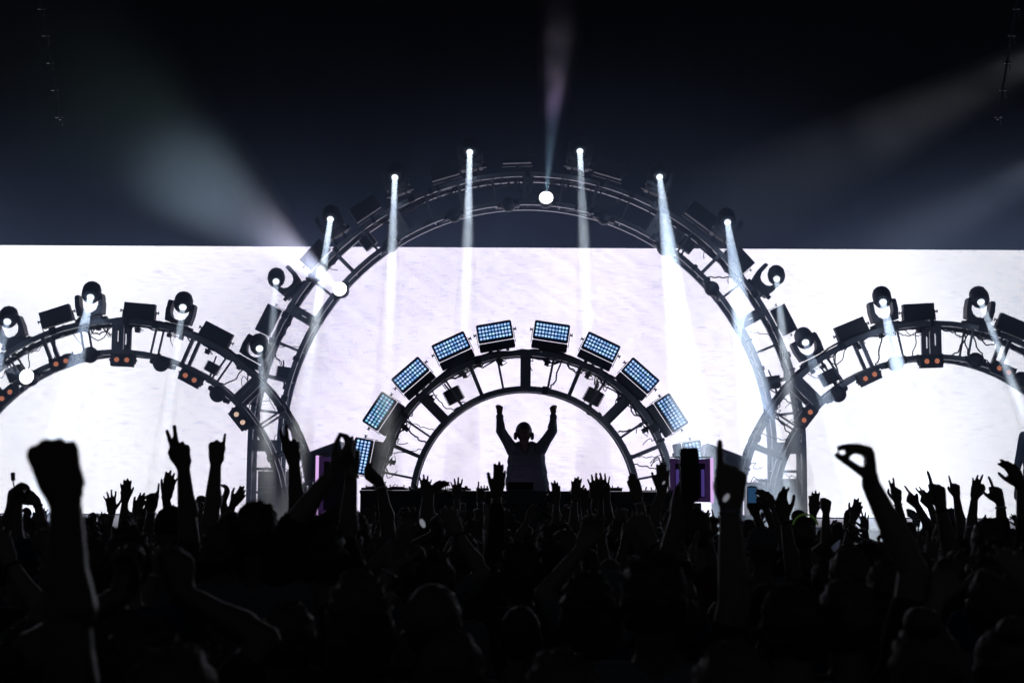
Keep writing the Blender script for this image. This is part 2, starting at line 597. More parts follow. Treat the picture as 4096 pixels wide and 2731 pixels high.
def arch(name, label, Y, cpx, cpy, ro, ri, depth, tr, mod, a_lo, a_hi, leg_to, seed, ncab=10):
    """curved ladder truss: chords in front and behind, rungs and slotted plates between"""
    rr = random.Random(seed)
    c = P(cpx, cpy, Y)
    Ro = (P(cpx, cpy - ro, Y) - c).length - tr
    Ri = (P(cpx, cpy - ri, Y) - c).length + tr
    root = empty(name, Matrix.Translation(c), label, 'truss arch')
    h2 = depth / 2

    def pt(a, r, y):
        return Vector((r * math.cos(R(a)), y, r * math.sin(R(a))))
    for r in (Ro, Ri):
        for y in (-h2, h2):
            a = a_lo
            while a < a_hi - 0.1:
                b = min(a + mod, a_hi)
                m = MB()
                k = 9
                m.bar([pt(a + (b - a) * i / k, r, y) for i in range(k + 1)], tr * 0.92, tr * 0.8)
                m.build('chord', truss_m, root)
                a = b
    if leg_to is not None:
        zl = leg_to - c.z
        for sx in (-1, 1):
            for r in (Ro, Ri):
                for y in (-h2, h2):
                    m = MB()
                    m.bar([(sx * r, y, 0), (sx * r, y, zl)], tr * 0.92, tr * 0.8)
                    m.build('leg', truss_m, root)
            z = 0.0
            i = 0
            while z > zl + 0.1:
                m = MB()
                if i % 3 == 0:
                    for y in (-h2, h2):
                        m = MB()
                        m.box((sx * (Ro + Ri) / 2, y, z), (Ro - Ri - 2 * tr, 0.035, tr * 3.6))
                        m.build('plate', truss_m, root)
                else:
                    for y in (-h2, h2):
                        m = MB()
                        m.bar([(sx * (Ri + tr), y, z), (sx * (Ro - tr), y, z)], tr * 0.45, tr * 0.5)
                        m.build('rung', truss_m, root)
                    for r in (Ro, Ri):
                        m = MB()
                        m.tube([(sx * r, -h2, z), (sx * r, h2, z)], tr * 0.4, 8)
                        m.build('cross_brace', truss_m, root, smooth=True)
                    m = MB()
                    m.tube([(sx * Ro, -h2, z), (sx * Ro, h2, z + 0.33)], tr * 0.35, 6)
                    m.build('diagonal', truss_m, root, smooth=True)
                z -= 0.36
                i += 1
    # rungs
    step = mod / 4
    q0 = math.ceil(a_lo / step)
    q1 = math.floor(a_hi / step)
    for q in range(q0, q1 + 1):
        a = q * step
        e = pt(a, 1, 0)
        t = Vector((-e.z, 0, e.x))
        M = Matrix(((t.x, 0, e.x, 0), (0, 1, 0, 0), (t.z, 0, e.z, 0), (0, 0, 0, 1)))
        L0, L1 = Ri + tr * 0.8, Ro - tr * 0.8
        m = MB()
        if q % 4 == 0:
            # slotted double plate
            wd = tr * 3.9 * (1 if ri > 600 else 0.8)
            sl = L1 - L0
            for y in (-h2, h2):
                m = MB()
                if ri > 600:
                    slot_plate(m, wd, L0, L1, tr * 0.5, L0 + sl * 0.3, L0 + sl * 0.72, y, 0.04, M)
                else:
                    slot_plate(m, wd, L0, L1, 0.012, L0 + sl * 0.47, L0 + sl * 0.53, y, 0.04, M)
                m.build('plate', truss_m, root)
                for sg in (-1, 1):
                    m = MB()
                    m.box((sg * wd * 0.5, y - 0.012, (L0 + L1) / 2), (0.010, 0.05, sl * 0.97), 0, M)
                    m.build('plate_rim', truss_m, root)
            for r in (L0, L1):
                m = MB()
                m.tube([(0, -h2, r), (0, h2, r)], tr * 0.6, 8, 0, M)
                m.build('cross_brace', truss_m, root, smooth=True)
        else:
            mid = (q % 2 == 0)
            rad = tr * (0.62 if mid else 0.34)
            for y in (-h2, h2):
                m = MB()
                m.bar([(0, y, L0), (0, y, L1)], rad, rad * 1.1, 0, M)
                m.build('rung', truss_m, root)
            for r in (Ro, Ri):
                m = MB()
                m.tube([(0, -h2, r), (0, h2, r)], tr * 0.42, 6, 0, M)
                m.build('cross_brace', truss_m, root, smooth=True)
                if mid:
                    # diagonal in the depth of the box, seen as thin double lines
                    m = MB()
                    m.tube([pt(a, r, -h2), pt(a + step, r, h2)], tr * 0.3, 6)
                    m.build('diagonal', truss_m, root, smooth=True)
    # cables taped along the outer chord and hanging across the bay
    for k in range(ncab):
        a = rr.uniform(max(a_lo, 5), min(a_hi, 175))
        b = a + rr.uniform(2, 9) * rr.choice((-1, 1))
        m = MB()
        y = -h2 - 0.03 + rr.uniform(0, depth)
        if rr.random() < 0.5:
            p, q_ = pt(a, Ro - tr, y), pt(b, Ro - tr, y)
        else:
            p, q_ = pt(a, Ro - tr, y), pt(b, Ri + tr, y)
        sag = rr.uniform(0.03, 0.2) if 45 < a < 135 else rr.uniform(0.0, 0.04)
        pts = [p.lerp(q_, i / 10) - Vector((0, 0, sag * 4 * (i / 10) * (1 - i / 10))) + Vector((0.015 * math.sin(i * 1.7 + k), 0, 0.01 * math.sin(i * 2.3))) for i in range(11)]
        m.tube(pts, rr.choice((0.006, 0.008, 0.011)), 5)
        m.build('cable', cable_m, root, smooth=True)
    # couplers, junction boxes and slack loops clipped along the chords
    for k in range(ncab):
        a = rr.uniform(max(a_lo, 4), min(a_hi, 176))
        box_ = rr.random() < 0.6
        M = Matrix.Translation(pt(a, rr.choice((Ro, Ro, Ri)) if box_ else Ro, -h2 - tr)) @ Matrix.Rotation(R(90 - a + rr.uniform(-8, 8)), 4, 'Y')
        m = MB()
        if box_:
            m.box((0, 0, 0), (rr.uniform(0.03, 0.1), 0.05, tr * 2.6), 0, M, 0.006)
            m.build('coupler', black_m, root)
        else:
            w2 = rr.uniform(0.02, 0.06)
            m.tube([M @ Vector((w2 * math.sin(t * 0.9), 0.01 * t, -tr - 0.02 * t - 0.03 * math.sin(t))) for t in range(9)], 0.006, 5)
            m.build('cable_loop', cable_m, root, smooth=True)
    # lumpy loom lying on the outer chord
    for k in range(max(2, ncab // 3)):
        a = rr.uniform(a_lo + 8, a_hi - 14)
        m = MB()
        for j in range(5):
            pts = []
            for i in range(15):
                aa = a + 0.75 * mod * i / 15
                bump = math.sin(math.pi * i / 14)
                pts.append(pt(aa, Ro + tr * 0.9 + bump * (0.01 + 0.03 * rr.random()) * (1 if j < 3 else -3.4), (j - 2) * 0.03 + rr.uniform(-.02, .02)))
            m.tube(pts, 0.011, 5)
        m.build('cable_bundle', cable_m, root, smooth=True)
    return root, c, Ro, Ri


YB, YS, YC = 22.2, 20.6, 18.7
big, bc, bRo, bRi = arch('truss_arch', 'tall grey truss arch rising over the small one at the centre of the stage', YB, 2107, 1787, 1088, 956, 0.42, 0.040, 30, 0, 180, RZ, 1, 46)
la, lc, lRo, lRi = arch('truss_arch', 'truss arch at the left of the stage crossing in front of the tall arch', YS, 464, 2084, 804, 660, 0.42, 0.04, 45, -4, 175, None, 2, 30)
ra, rc, rRo, rRi = arch('truss_arch', 'truss arch at the right of the stage crossing in front of the tall arch', YS, 3742, 2087, 798, 644, 0.42, 0.04, 45, 5, 184, None, 3, 30)
ca, cc, cRo, cRi = arch('truss_arch', 'small black truss arch framing the performer behind the booth', YC, 2100, 2004, 600, 434, 0.30, 0.040, 45, -6, 186, None, 4, 24)

# ---------------------------------------------------------------- fixtures
ORD = ['first', 'second', 'third', 'fourth', 'fifth', 'sixth', 'seventh', 'eighth', 'ninth', 'tenth', 'eleventh', 'twelfth', 'thirteenth', 'fourteenth']


def mesh_once(key, fn, cache={}):
    if key not in cache:
        cache[key] = fn()
    return cache[key]


def clamp_parts(root, length, z0):
    MZ = Matrix.Translation((0, 0, z0))
    m = MB()
    m.tube([(0, 0, 0), (0, 0, -length)], 0.018, 8)
    m.box((0, 0, -length), (0.06, 0.09, 0.07))
    m.tube([(-0.05, 0, -length + .02), (0.05, 0, -length + .02)], 0.012, 6)
    m.build('clamp', black_m, root, MZ)
    m = MB()
    pts = [(0.05 + 0.05 * math.sin(t * 2.1), -0.02, -length * t / 6 + 0.02) for t in range(9)]
    m.tube(pts, 0.006, 5)
    m.build('cable', cable_m, root, MZ, smooth=True)


def wash_panel(px, py, ang, idx, label):
    """led wash light with four by ten lenses, heatsink block below"""
    p = P(px, py, YC - 0.05)
    root = empty('led_wash_light', frame_at(p, ang), label, 'stage light', 'led wash lights round the small arch')
    W, H = 0.47, 0.245
    hs = mesh_once('wash_h', lambda: (lambda m: (m.rprism(0, 0.055, W, H, -0.05, 0.03, 0.022, 0, None, 3, 0.006), m.mesh('housing', black_m))[1])(MB()))
    link('housing', hs, root)
    def dbox():
        m = MB()
        m.rprism(0, -0.135, W, 0.105, -0.06, 0.06, 0.012, 0, None, 2, 0.005)
        m.box((-.1, 0, -.2), (.05, .05, .03))
        m.box((.13, 0, -.2), (.04, .05, .03))
        return m.mesh('driver_box', black_m)
    bs = mesh_once('wash_b', dbox)
    link('driver_box', bs, root)

    def yk():
        m = MB()
        for sx in (-1, 1):
            m.box((sx * (W / 2 + 0.012), 0, -0.02), (0.008, 0.04, 0.2))
            m.cyl((sx * (W / 2 + 0.01), 0, 0.05), (sx * (W / 2 + 0.045), 0, 0.05), 0.012, 8)
            m.cyl((sx * (W / 2 + 0.04), 0, 0.05), (sx * (W / 2 + 0.05), 0, 0.05), 0.024, 8)
        return m.mesh('yoke', black_m)
    link('yoke', mesh_once('wash_y', yk), root)

    def lens():
        m = MB()
        n = 16

        def ringf(r0, r1, y, mi):
            vs = [(r * math.cos(2 * math.pi * k / n), y, r * math.sin(2 * math.pi * k / n)) for r in (r0, r1) for k in range(n)]
            m.add(vs, [(k, (k + 1) % n, n + (k + 1) % n, n + k) for k in range(n)], mi)

        def disc(r, y, mi):
            m.add([(r * math.cos(2 * math.pi * k / n), y, r * math.sin(2 * math.pi * k / n)) for k in range(n)], [tuple(range(n))], mi)
        m.tube([(0, 0, 0), (0, -0.006, 0)], 0.0205, n, 3)
        ringf(0.0138, 0.0200, -0.0072, 0)
        disc(0.0138, -0.0078, 1)
        disc(0.0062, -0.0088, 2)
        disc(0.0028, -0.0098, 1)
        return m.mesh('lens', [led_blue, led_white, led_dot, black_m])
    lms = [mesh_once('wash_l', lens)]
    for q_, (bc_, wc_) in enumerate((((0.03, 0.22, 0.85), (0.42, 0.68, 0.9)), ((0.06, 0.4, 1.0), (0.85, 1.1, 1.2)), ((0.03, 0.36, 0.8), (0.36, 0.74, 0.85)))):
        def var():
            v_ = lms[0].copy()
            v_.materials[0] = emit('led_ring_tone', bc_, 0.75)
            v_.materials[1] = emit('led_core_tone', wc_, 1.1)
            return v_
        lms.append(mesh_once('wash_lv%d' % q_, var))
    for i in range(10):
        for j in range(4):
            lm = lms[3] if (idx == 1 and rnd.random() < 0.45) else lms[rnd.choice((0, 0, 1, 2))]
            link('lens', lm, root, Matrix.Translation(((i - 4.5) * 0.0428, -0.0505, 0.055 + (j - 1.5) * 0.0475)))
    clamp_parts(root, 0.2, -0.16)
    return root


cw = P(2100, 2004, YC - 0.05)
wash = [(1462, 1828, 'lowest on the left side, partly behind the lilac edged frame'), (1533, 1654, 'second from the bottom on the left side, tinted greenish'),
        (1653, 1512, 'third from the bottom on the left side'), (1812, 1402, 'next to the top pair on the left, washed by a faint beam'),
        (1982, 1344, 'just left of the top of the arch'), (2203, 1344, 'just right of the top of the arch'),
        (2396, 1404, 'next to the top pair on the right, with a pale glare'), (2550, 1515, 'third from the bottom on the right side'),
        (2670, 1660, 'second from the bottom on the right side'), (2760, 1838, 'lowest on the right side, mostly behind a raised phone')]
for i, (x, y, t) in enumerate(wash):
    p = P(x, y, YC - 0.05)
    ang = math.atan2(p.x - cw.x, p.z - cw.z)
    if i == 0:
        ang = R(-82)
    if i == 9:
        ang = R(82)
    ang *= 0.97
    wash_panel(x, y, ang, i, 'blue led light, ' + t)


def blinder_panel(px, py, Y, c, label, tilt=0.0, gap=0.2):
    p = P(px, py, Y)
    ang = math.atan2(p.x - c.x, p.z - c.z) + tilt
    root = empty('floodlight_panel', frame_at(p, ang), label, 'stage light', 'dark flood panels on the arches')

    def hs():
        m = MB()
        m.rprism(0, 0, 0.455, 0.245, -0.05, 0.05, 0.008, 0, None, 2, 0.004)
        return m.mesh('housing', black_m)

    def gr():
        m = MB()
        for i in range(21):
            m.box((-0.21 + i * 0.021, -0.053, 0), (0.004, 0.006, 0.22))
        return m.mesh('grille', grille_m)

    def yk():
        m = MB()
        for sx in (-1, 1):
            m.box((sx * 0.243, 0, -0.075), (0.007, 0.035, 0.19))
            m.cyl((sx * 0.24, 0, 0.0), (sx * 0.275, 0, 0), 0.010, 8)
            m.cyl((sx * 0.27, 0, 0.0), (sx * 0.28, 0, 0), 0.024, 8)
        m.box((0, 0, -0.172), (0.49, 0.035, 0.008))
        return m.mesh('yoke', black_m)
    link('housing', mesh_once('bp_h', hs), root)
    link('grille', mesh_once('bp_g', gr), root)
    link('yoke', mesh_once('bp_y', yk), root)
    clamp_parts(root, 0.10, -0.17)
    return root


V = 4096 / 2352
for (x, y, t) in ((130, 727, 'first dark flood panel on the left arch, between two bright moving heads'),
                  (321, 716, 'middle dark flood panel on top of the left arch'),
                  (497, 770, 'last dark flood panel on the left arch, sloping down to the right')):
    blinder_panel(x * V, y * V, YS, lc, t)
for (x, y, t) in ((1955, 758, 'first dark flood panel on the right arch, tilted up to the right'),
                  (2109, 717, 'dark flood panel near the crown of the right arch'),
                  (2325, 750, 'dark flood panel at the far right edge of the photo')):
    blinder_panel(x * V, y * V, YS, rc, t)
for (x, y, t) in ((724, 585, 'dark flood panel left of the glaring beam on the tall arch'),
                  (617, 735, 'dark flood panel low on the left of the tall arch with a beam across it'),
                  (1698, 592, 'dark flood panel high on the right of the tall arch behind a bright beam'),
                  (1800, 735, 'pale hazy flood panel low on the right of the tall arch')):
    blinder_panel(x * V, y * V, YB, bc, t)
for (x, y, lab_) in ((1020, 392, 'left of the second high lens'), (1187, 358, 'over the very top of the tall arch'), (1400, 388, 'right of the fourth high lens'), (838, 480, 'over the left shoulder of the tall arch'), (1610, 495, 'over the right shoulder of the tall arch')):
    blinder_panel(x * V, y * V, YB, bc, 'unlit flood panel in the dark ' + lab_)


def ball_light(px, py, Y, c, label, lit=0, face=None):
    """round pixel light on a short yoke across the inner chord"""
    p = P(px, py, Y - 0.24)
    ang = math.atan2(p.x - c.x, p.z - c.z)
    root = empty('ball_light', frame_at(p, ang), label, 'stage light', 'round ball lights on the inner rails of the arches')

    def ball():
        m = MB()
        m.ell((0, 0, 0), (0.118, 0.118, 0.118), n=24, m=16)
        for k in range(16):
            a = 2 * math.pi * k / 16
            m.box((0.1 * math.cos(a), -0.066, 0.1 * math.sin(a)), (0.012, 0.02, 0.012))
        return m.mesh('ball', black_m, True)

    def yk():
        m = MB()
        for sx in (-1, 1):
            m.box((sx * 0.137, 0.03, 0), (0.035, 0.09, 0.075), 0, None, 0.008)
            m.box((sx * 0.165, 0.06, 0), (0.03, 0.06, 0.05), 0, None, 0.008)
        m.box((0, 0.15, 0), (0.36, 0.05, 0.06))
        return m.mesh('yoke', black_m)
    link('ball', mesh_once('ball', ball), root)
    link('yoke', mesh_once('bally', yk), root)
    if lit:
        m = MB()
        q = face.to_track_quat('Z', 'Y').to_matrix().to_4x4()
        Rm = Matrix.Rotation(ang, 4, 'Y').inverted() @ q
        m.lathe([(0.002, 0.118), (0.11, 0.118), (0.112, 0.085), (0.118, 0.04)], 24, 0, Rm)
        m.build('lens_rim', black_m, root)
        m = MB()
        m.lathe([(0.108, 0.1185), (0.09, 0.128), (0.05, 0.135), (0.002, 0.137)], 24, 0, Rm)
        m.build('lens', lens_white, root, smooth=True)
    return root, p


balls = [(70, 868, YS, lc, 1, 'blazing round ball light on the inner rail at the far left'),
         (207, 815, YS, lc, 0, 'black ball light left of the crown plate of the left arch'),
         (370, 835, YS, lc, 0, 'ball light right of the crown of the left arch, half hazed by a beam'),
         (500, 905, YS, lc, 0, 'black ball light low on the right flank of the left arch'),
         (785, 668, YB, bc, 1, 'blazing round ball light on the left flank of the tall arch'),
         (897, 563, YB, bc, 0, 'dark ball light at the top edge of the led wall, left of centre'),
         (1043, 494, YB, bc, 0, 'dark ball light on the tall arch below the second high beam'),
         (1168, 470, YB, bc, 0, 'dark ball light just left of the top of the tall arch'),
         (1254, 462, YB, bc, 1, 'glowing ball light at the top of the tall arch throwing a shaft upward'),
         (1388, 500, YB, bc, 0, 'dark ball light right of the top of the tall arch'),
         (1526, 570, YB, bc, 0, 'grey ball light at the top edge of the led wall, right of centre'),
         (1635, 663, YB, bc, 0, 'grey ball light on the right flank of the tall arch'),
         (1925, 905, YS, rc, 0, 'ball light on the left flank of the right arch'),
         (2057, 835, YS, rc, 0, 'pale ball light on the right arch washed out by a beam'),
         (2240, 828, YS, rc, 0, 'black ball light right of the crown of the right arch'),
         (2345, 872, YS, rc, 0, 'ball light cut by the right edge of the photo')]
BALLP = []
for (x, y, Y, c, lit, t) in balls:
    face = None
    if lit:
        face = Vector((-0.15, -1, 0.1)).normalized() if x < 1200 else Vector((0.0, -1, 0.28)).normalized()
    r_, p_ = ball_light(x * V, y * V, Y, c, t, lit, face)
    BALLP.append((p_, face))


def two_lamp(px, py, Y, c, label, mat, tilt=0.0):
    p = P(px, py, Y - 0.26)
    ang = math.atan2(p.x - c.x, p.z - c.z) + tilt
    root = empty('two_lamp_blinder', frame_at(p, ang), label, 'stage light', 'two lamp blinders under the side arches')

    def hs():
        m = MB()
        m.rprism(0, 0, 0.325, 0.185, -0.05, 0.05, 0.008, 0, None, 2, 0.004)
        m.box((0, 0.07, 0.03), (0.29, 0.05, 0.05))
        return m.mesh('housing', black_m)
    link('housing', mesh_once('tl_h', hs), root)

    def br():
        m = MB()
        for sx in (-1, 1):
            m.box((sx * 0.176, 0.02, 0.03), (0.012, 0.05, 0.16))
            m.cyl((sx * 0.17, 0.02, 0.0), (sx * 0.2, 0.02, 0), 0.016, 8)
        m.box((0, 0.045, 0.05), (0.36, 0.012, 0.03))
        m.box((0.06, 0.06, 0.085), (0.06, 0.06, 0.06))
        return m.mesh('bracket', black_m)
    link('bracket', mesh_once('tl_b', br), root)
    for k, sx in enumerate((-1, 1)):
        def rim():
            m = MB()
            m.lathe([(0.043, 0), (0.048, 0.002), (0.048, 0.012), (0.043, 0.012)], 20, 0, Matrix.Rotation(R(90), 4, 'X'))
            return m.mesh('lamp', black_m)

        def gl():
            m = MB()
            m.lathe([(0.0425, 0.008), (0.03, 0.015), (0.002, 0.018)], 20, 0, Matrix.Rotation(R(90), 4, 'X'))
            return m.mesh('bulb_glass', mat)
        lp = link('lamp', mesh_once('tl_rim', rim), root, Matrix.Translation((sx * 0.073, -0.0505, 0)))
        link('bulb_glass', mesh_once('tl_g' + mat.name, gl), lp, Matrix.Rotation(0.3 * k + px * 0.01, 4, 'Y'))
    return root


for (x, y, Y, c, mt, t) in ((17, 908, YS, lc, orange_m, 'two lamp orange blinder at the far left edge of the photo'),
                            (143, 833, YS, lc, orange_m, 'two lamp orange blinder on the left arch, left of a black ball'),
                            (282, 827, YS, lc, orange_m, 'two lamp orange blinder below the crown plate of the left arch'),
                            (438, 868, YS, lc, orange_m, 'two lamp orange blinder sloping down on the left arch'),
                            (552, 961, YS, lc, cream_m, 'two lamp blinder glowing cream where the left arch meets the tall arch'),
                            (1852, 956, YS, rc, orange_m, 'two lamp orange blinder low on the left flank of the right arch'),
                            (1996, 865, YS, rc, orange_m, 'two lamp orange blinder tilted up on the right arch'),
                            (2138, 830, YS, rc, orange_m, 'two lamp orange blinder below the crown plate of the right arch'),
                            (2303, 851, YS, rc, orange_m, 'two lamp orange blinder near the right edge of the photo')):
    two_lamp(x * V, y * V, Y, c, t, mt)


def small_box(px, py, Y, ang, w, h, label):
    root = empty('strobe_light', frame_at(P(px, py, Y), ang), label, 'stage light', 'small dark strobes inside the arches')
    m = MB()
    m.rprism(0, 0, w, h, -0.07, 0.07, 0.008, 0, None, 2, 0.004)
    for i in range(7):
        m.box((-w / 2 - 0.008, 0, -h / 2 + h * (i + 0.5) / 7), (0.018, 0.12, h / 18))
        m.box((w / 2 + 0.008, 0, -h / 2 + h * (i + 0.5) / 7), (0.018, 0.12, h / 18))
    m.build('housing', black_m, root)
    m = MB()
    for k in range(4):
        m.box((0, -0.073, -h / 2 + h * (k + 0.5) / 4), (w * 0.86, 0.006, h / 7))
    m.build('lens_strip', grille_m, root)
    m = MB()
    m.tube([(0.02, 0, -h / 2), (0.05, 0.02, -h / 2 - 0.14)], 0.016, 8)
    m.build('bracket', black_m, root)
    m = MB()
    m.tube([(-0.02, 0, h / 2), (-0.04, 0.02, h / 2 + 0.10)], 0.012, 8)
    m.build('bracket', black_m, root)
    m = MB()
    m.box((0.05, 0.02, -h / 2 - 0.12), (0.06, 0.08, 0.05))
    m.build('bracket', black_m, root)


for (x, y, Y, a, w_, h_, t) in ((1042, 908, YC, -28, 0.21, 0.19, 'small dark strobe inside the small arch, left side'),
                                (1363, 911, YC, 28, 0.21, 0.19, 'small dark strobe inside the small arch, right side'),
                                (488, 845, YS, 28, 0.18, 0.15, 'small dark strobe inside the left arch among cables'),
                                (652, 857, YB, 8, 0.2, 0.2, 'small dark strobe inside the tall arch above its left foot'),
                                (36, 858, YS, -25, 0.22, 0.2, 'small grey strobe inside the left arch beside the blazing ball'),
                                (846, 556, YB, -40, 0.2, 0.2, 'small dark strobe at the wall edge inside the tall arch, left'),
                                (1577, 562, YB, 38, 0.22, 0.2, 'small dark strobe at the wall edge inside the tall arch, right'),
                                (1776, 878, YB, -8, 0.2, 0.2, 'small dark strobe inside the tall arch above its right foot'),
                                (1904, 866, YS, -28, 0.24, 0.2, 'small dark strobe inside the right arch on its left flank')):
    small_box(x * V, y * V, Y, R(a), w_, h_, t)

# moving heads -----------------------------------------------------------------


def moving_head(px, py, Y, c, lens_px, beam_to, label, radial=None, hot=1.0):
    """base clamped on the outer chord, u shaped yoke, barrel aimed along its beam"""
    p = P(px, py, Y)
    ang = math.atan2(p.x - c.x, p.z - c.z) * 0.75 if radial is None else radial
    root = empty('moving_head_light', frame_at(p, ang), label, 'stage light', 'moving head spotlights on the arches')
    Mi = frame_at(p, ang).inverted()

    def base():
        m = MB()
        m.rprism(0, -0.235, 0.36, 0.085, -0.11, 0.11, 0.02, 0, None, 2, 0.01)
        m.box((0.2, 0, -0.235), (0.06, 0.08, 0.06), 0, None, 0.01)
        m.box((-0.2, 0, -0.235), (0.05, 0.07, 0.05), 0, None, 0.01)
        for sx in (-1, 1):
            m.tube([(sx * 0.09, 0, -0.28), (sx * 0.09, 0, -0.37)], 0.016, 8)
            m.box((sx * 0.09, 0, -0.37), (0.05, 0.1, 0.06))
        for i in range(6):
            pts = [(-0.1 + 0.04 * i + 0.02 * math.sin(t * 1.9 + i), -0.03 + .01 * i, -0.28 - 0.014 * t) for t in range(8)]
            m.tube(pts, 0.006, 5)
        return m.mesh('base', black_m)

    def yoke():
        m = MB()
        for sx in (-1, 1):
            poly = [(sx * 0.06, -0.17), (sx * 0.185, -0.17), (sx * 0.205, -0.02), (sx * 0.20, 0.11), (sx * 0.185, 0.135), (sx * 0.135, 0.135), (sx * 0.135, -0.03), (sx * 0.10, -0.10), (sx * 0.05, -0.13)]
            if sx > 0:
                poly = poly[::-1]
            m.prism(poly, -0.09, 0.09)
        m.rprism(0, -0.155, 0.3, 0.05, -0.08, 0.08, 0.02, 0, None, 2, 0.008)
        return m.mesh('yoke', black_m)
    link('base', mesh_once('mh_b', base), root)
    link('yoke', mesh_once('mh_y', yoke), root)
    pv = p + frame_at(Vector(), ang).to_3x3() @ Vector((0, 0, 0.045))
    tgt = beam_to
    dr = (tgt - pv).normalized()
    # the lens sits at the front end of the tilted barrel
    LP = P(lens_px[0] * V, lens_px[1] * V, pv.y - 0.14)
    dr2 = (tgt - LP).normalized()
    hm = MB()
    hm.lathe([(0.05, -0.15), (0.10, -0.145), (0.125, -0.11), (0.138, -0.04), (0.138, 0.06), (0.13, 0.10), (0.11, 0.14), (0.08, 0.152), (0.074, 0.135)], 12)
    for k in range(6):
        hm.box((0, 0.0, -0.15 + 0.006 * k), (0.15 - .01 * k, 0.03, 0.01))
    cen = LP - dr2 * 0.13
    q = dr2.to_track_quat('Z', 'Y').to_matrix().to_4x4()
    MH = Mi @ Matrix.Translation(cen) @ q
    me = mesh_once('mh_h', lambda: (lambda me: (autosmooth(me), me)[1])(hm.mesh('head', black_m)))
    hd = link('head', me, root, MH)

    def ln():
        m = MB()
        m.lathe([(0.055, 0.128), (0.052, 0.142), (0.035, 0.15), (0.002, 0.152)], 20)
        for k in range(5):
            a = k * 1.257
            m.ell((0.036 * math.cos(a), 0.036 * math.sin(a), 0.147), (0.009, 0.009, 0.006), n=6, m=4)
        return m.mesh('lens', lens_hot, True)
    link('lens', mesh_once('mh_l', ln), hd)
    return root, LP, dr2, pv


beam_mats = {}


def beam_mat(name, dens, col, noisy=True, L=8.0, ramp=None, nscale=1.6, floor=0.02):
    m, nt, out = nodes(name)
    v = N(nt, 'ShaderNodeVolumeScatter')
    v.inputs['Color'].default_value = (*col, 1)
    v.inputs['Density'].default_value = dens
    v.inputs['Anisotropy'].default_value = 0.0
    nt.links.new(v.outputs[0], out.inputs['Volume'])
    if noisy or ramp:
        tc = N(nt, 'ShaderNodeTexCoord')
        nz = N(nt, 'ShaderNodeTexNoise')
        nz.inputs['Scale'].default_value = nscale
        nz.inputs['Detail'].default_value = 2
        nt.links.new(tc.outputs['Object'], nz.inputs['Vector'])
        mr = N(nt, 'ShaderNodeMapRange')
        mr.inputs[1].default_value = 0.35
        mr.inputs[2].default_value = 0.7
        mr.inputs[3].default_value = dens * (floor if ramp else 0.35)
        mr.inputs[4].default_value = dens * (2.2 if ramp else 1.7)
        if ramp:
            nz.inputs['Detail'].default_value = 4
            nz.inputs['Distortion'].default_value = 0.8
        nt.links.new(nz.outputs['Fac'], mr.inputs[0])
        nt.links.new(mr.outputs[0], v.inputs['Density'])
        if ramp:
            sx = N(nt, 'ShaderNodeSeparateXYZ')
            nt.links.new(tc.outputs['Object'], sx.inputs[0])
            m2 = N(nt, 'ShaderNodeMapRange')
            m2.inputs[2].default_value = L
            nt.links.new(sx.outputs[2], m2.inputs[0])
            cr = N(nt, 'ShaderNodeValToRGB')
            while len(cr.color_ramp.elements) < len(ramp):
                cr.color_ramp.elements.new(0.5)
            for el, (ps, cl) in zip(cr.color_ramp.elements, ramp):
                el.position = ps
                el.color = (*cl, 1)
            nt.links.new(m2.outputs[0], cr.inputs[0])
            nt.links.new(cr.outputs[0], v.inputs['Color'])
            ml = N(nt, 'ShaderNodeMath', operation='MULTIPLY')
            al = N(nt, 'ShaderNodeValToRGB')
            # smoke thins out towards the far end
            al.color_ramp.elements[0].position = 0.55
            al.color_ramp.elements[0].color = (1, 1, 1, 1)
            al.color_ramp.elements[1].position = 1.0
            al.color_ramp.elements[1].color = (0, 0, 0, 1)
            nt.links.new(m2.outputs[0], al.inputs[0])
            nt.links.new(mr.outputs[0], ml.inputs[0])
            nt.links.new(al.outputs[0], ml.inputs[1])
            nt.links.new(ml.outputs[0], v.inputs['Density'])
    return m


beam_m = beam_mat('lit_smoke_shaft', 0.35, (0.86, 0.93, 1.0))
beam_thin = beam_mat('lit_thin_smoke_shaft', 0.10, (0.86, 0.93, 1.0))


def shaft(p0, p1, r0, r1, mat, label, group='beams from the moving heads'):  # cone of dense smoke cut to the beam's shape so it shows
    dr = (p1 - p0)
    L = dr.length
    M = Matrix.Translation(p0) @ dr.to_track_quat('Z', 'Y').to_matrix().to_4x4()
    m = MB()
    m.lathe([(r0, 0), (r0 + (r1 - r0) * .5, L / 2), (r1, L)], 20)
    return tag(m.build('light_beam', mat, None, M, smooth=False), label, 'light beam', group)


def narrow_lamp(p0, dr, power, size, spread, parent, col=(0.85, 0.93, 1.0)):
    l = bpy.data.lights.new('beam_lamp', 'AREA')
    l.shape = 'DISK'
    l.size = size
    l.spread = R(spread)
    l.energy = power
    l.color = col
    o = bpy.data.objects.new('beam_lamp', l)
    C.objects.link(o)
    o.parent = parent
    o.matrix_local = parent.matrix_basis.inverted() @ Matrix.Translation(p0) @ (-dr).to_track_quat('Z', 'Y').to_matrix().to_4x4()
    return o


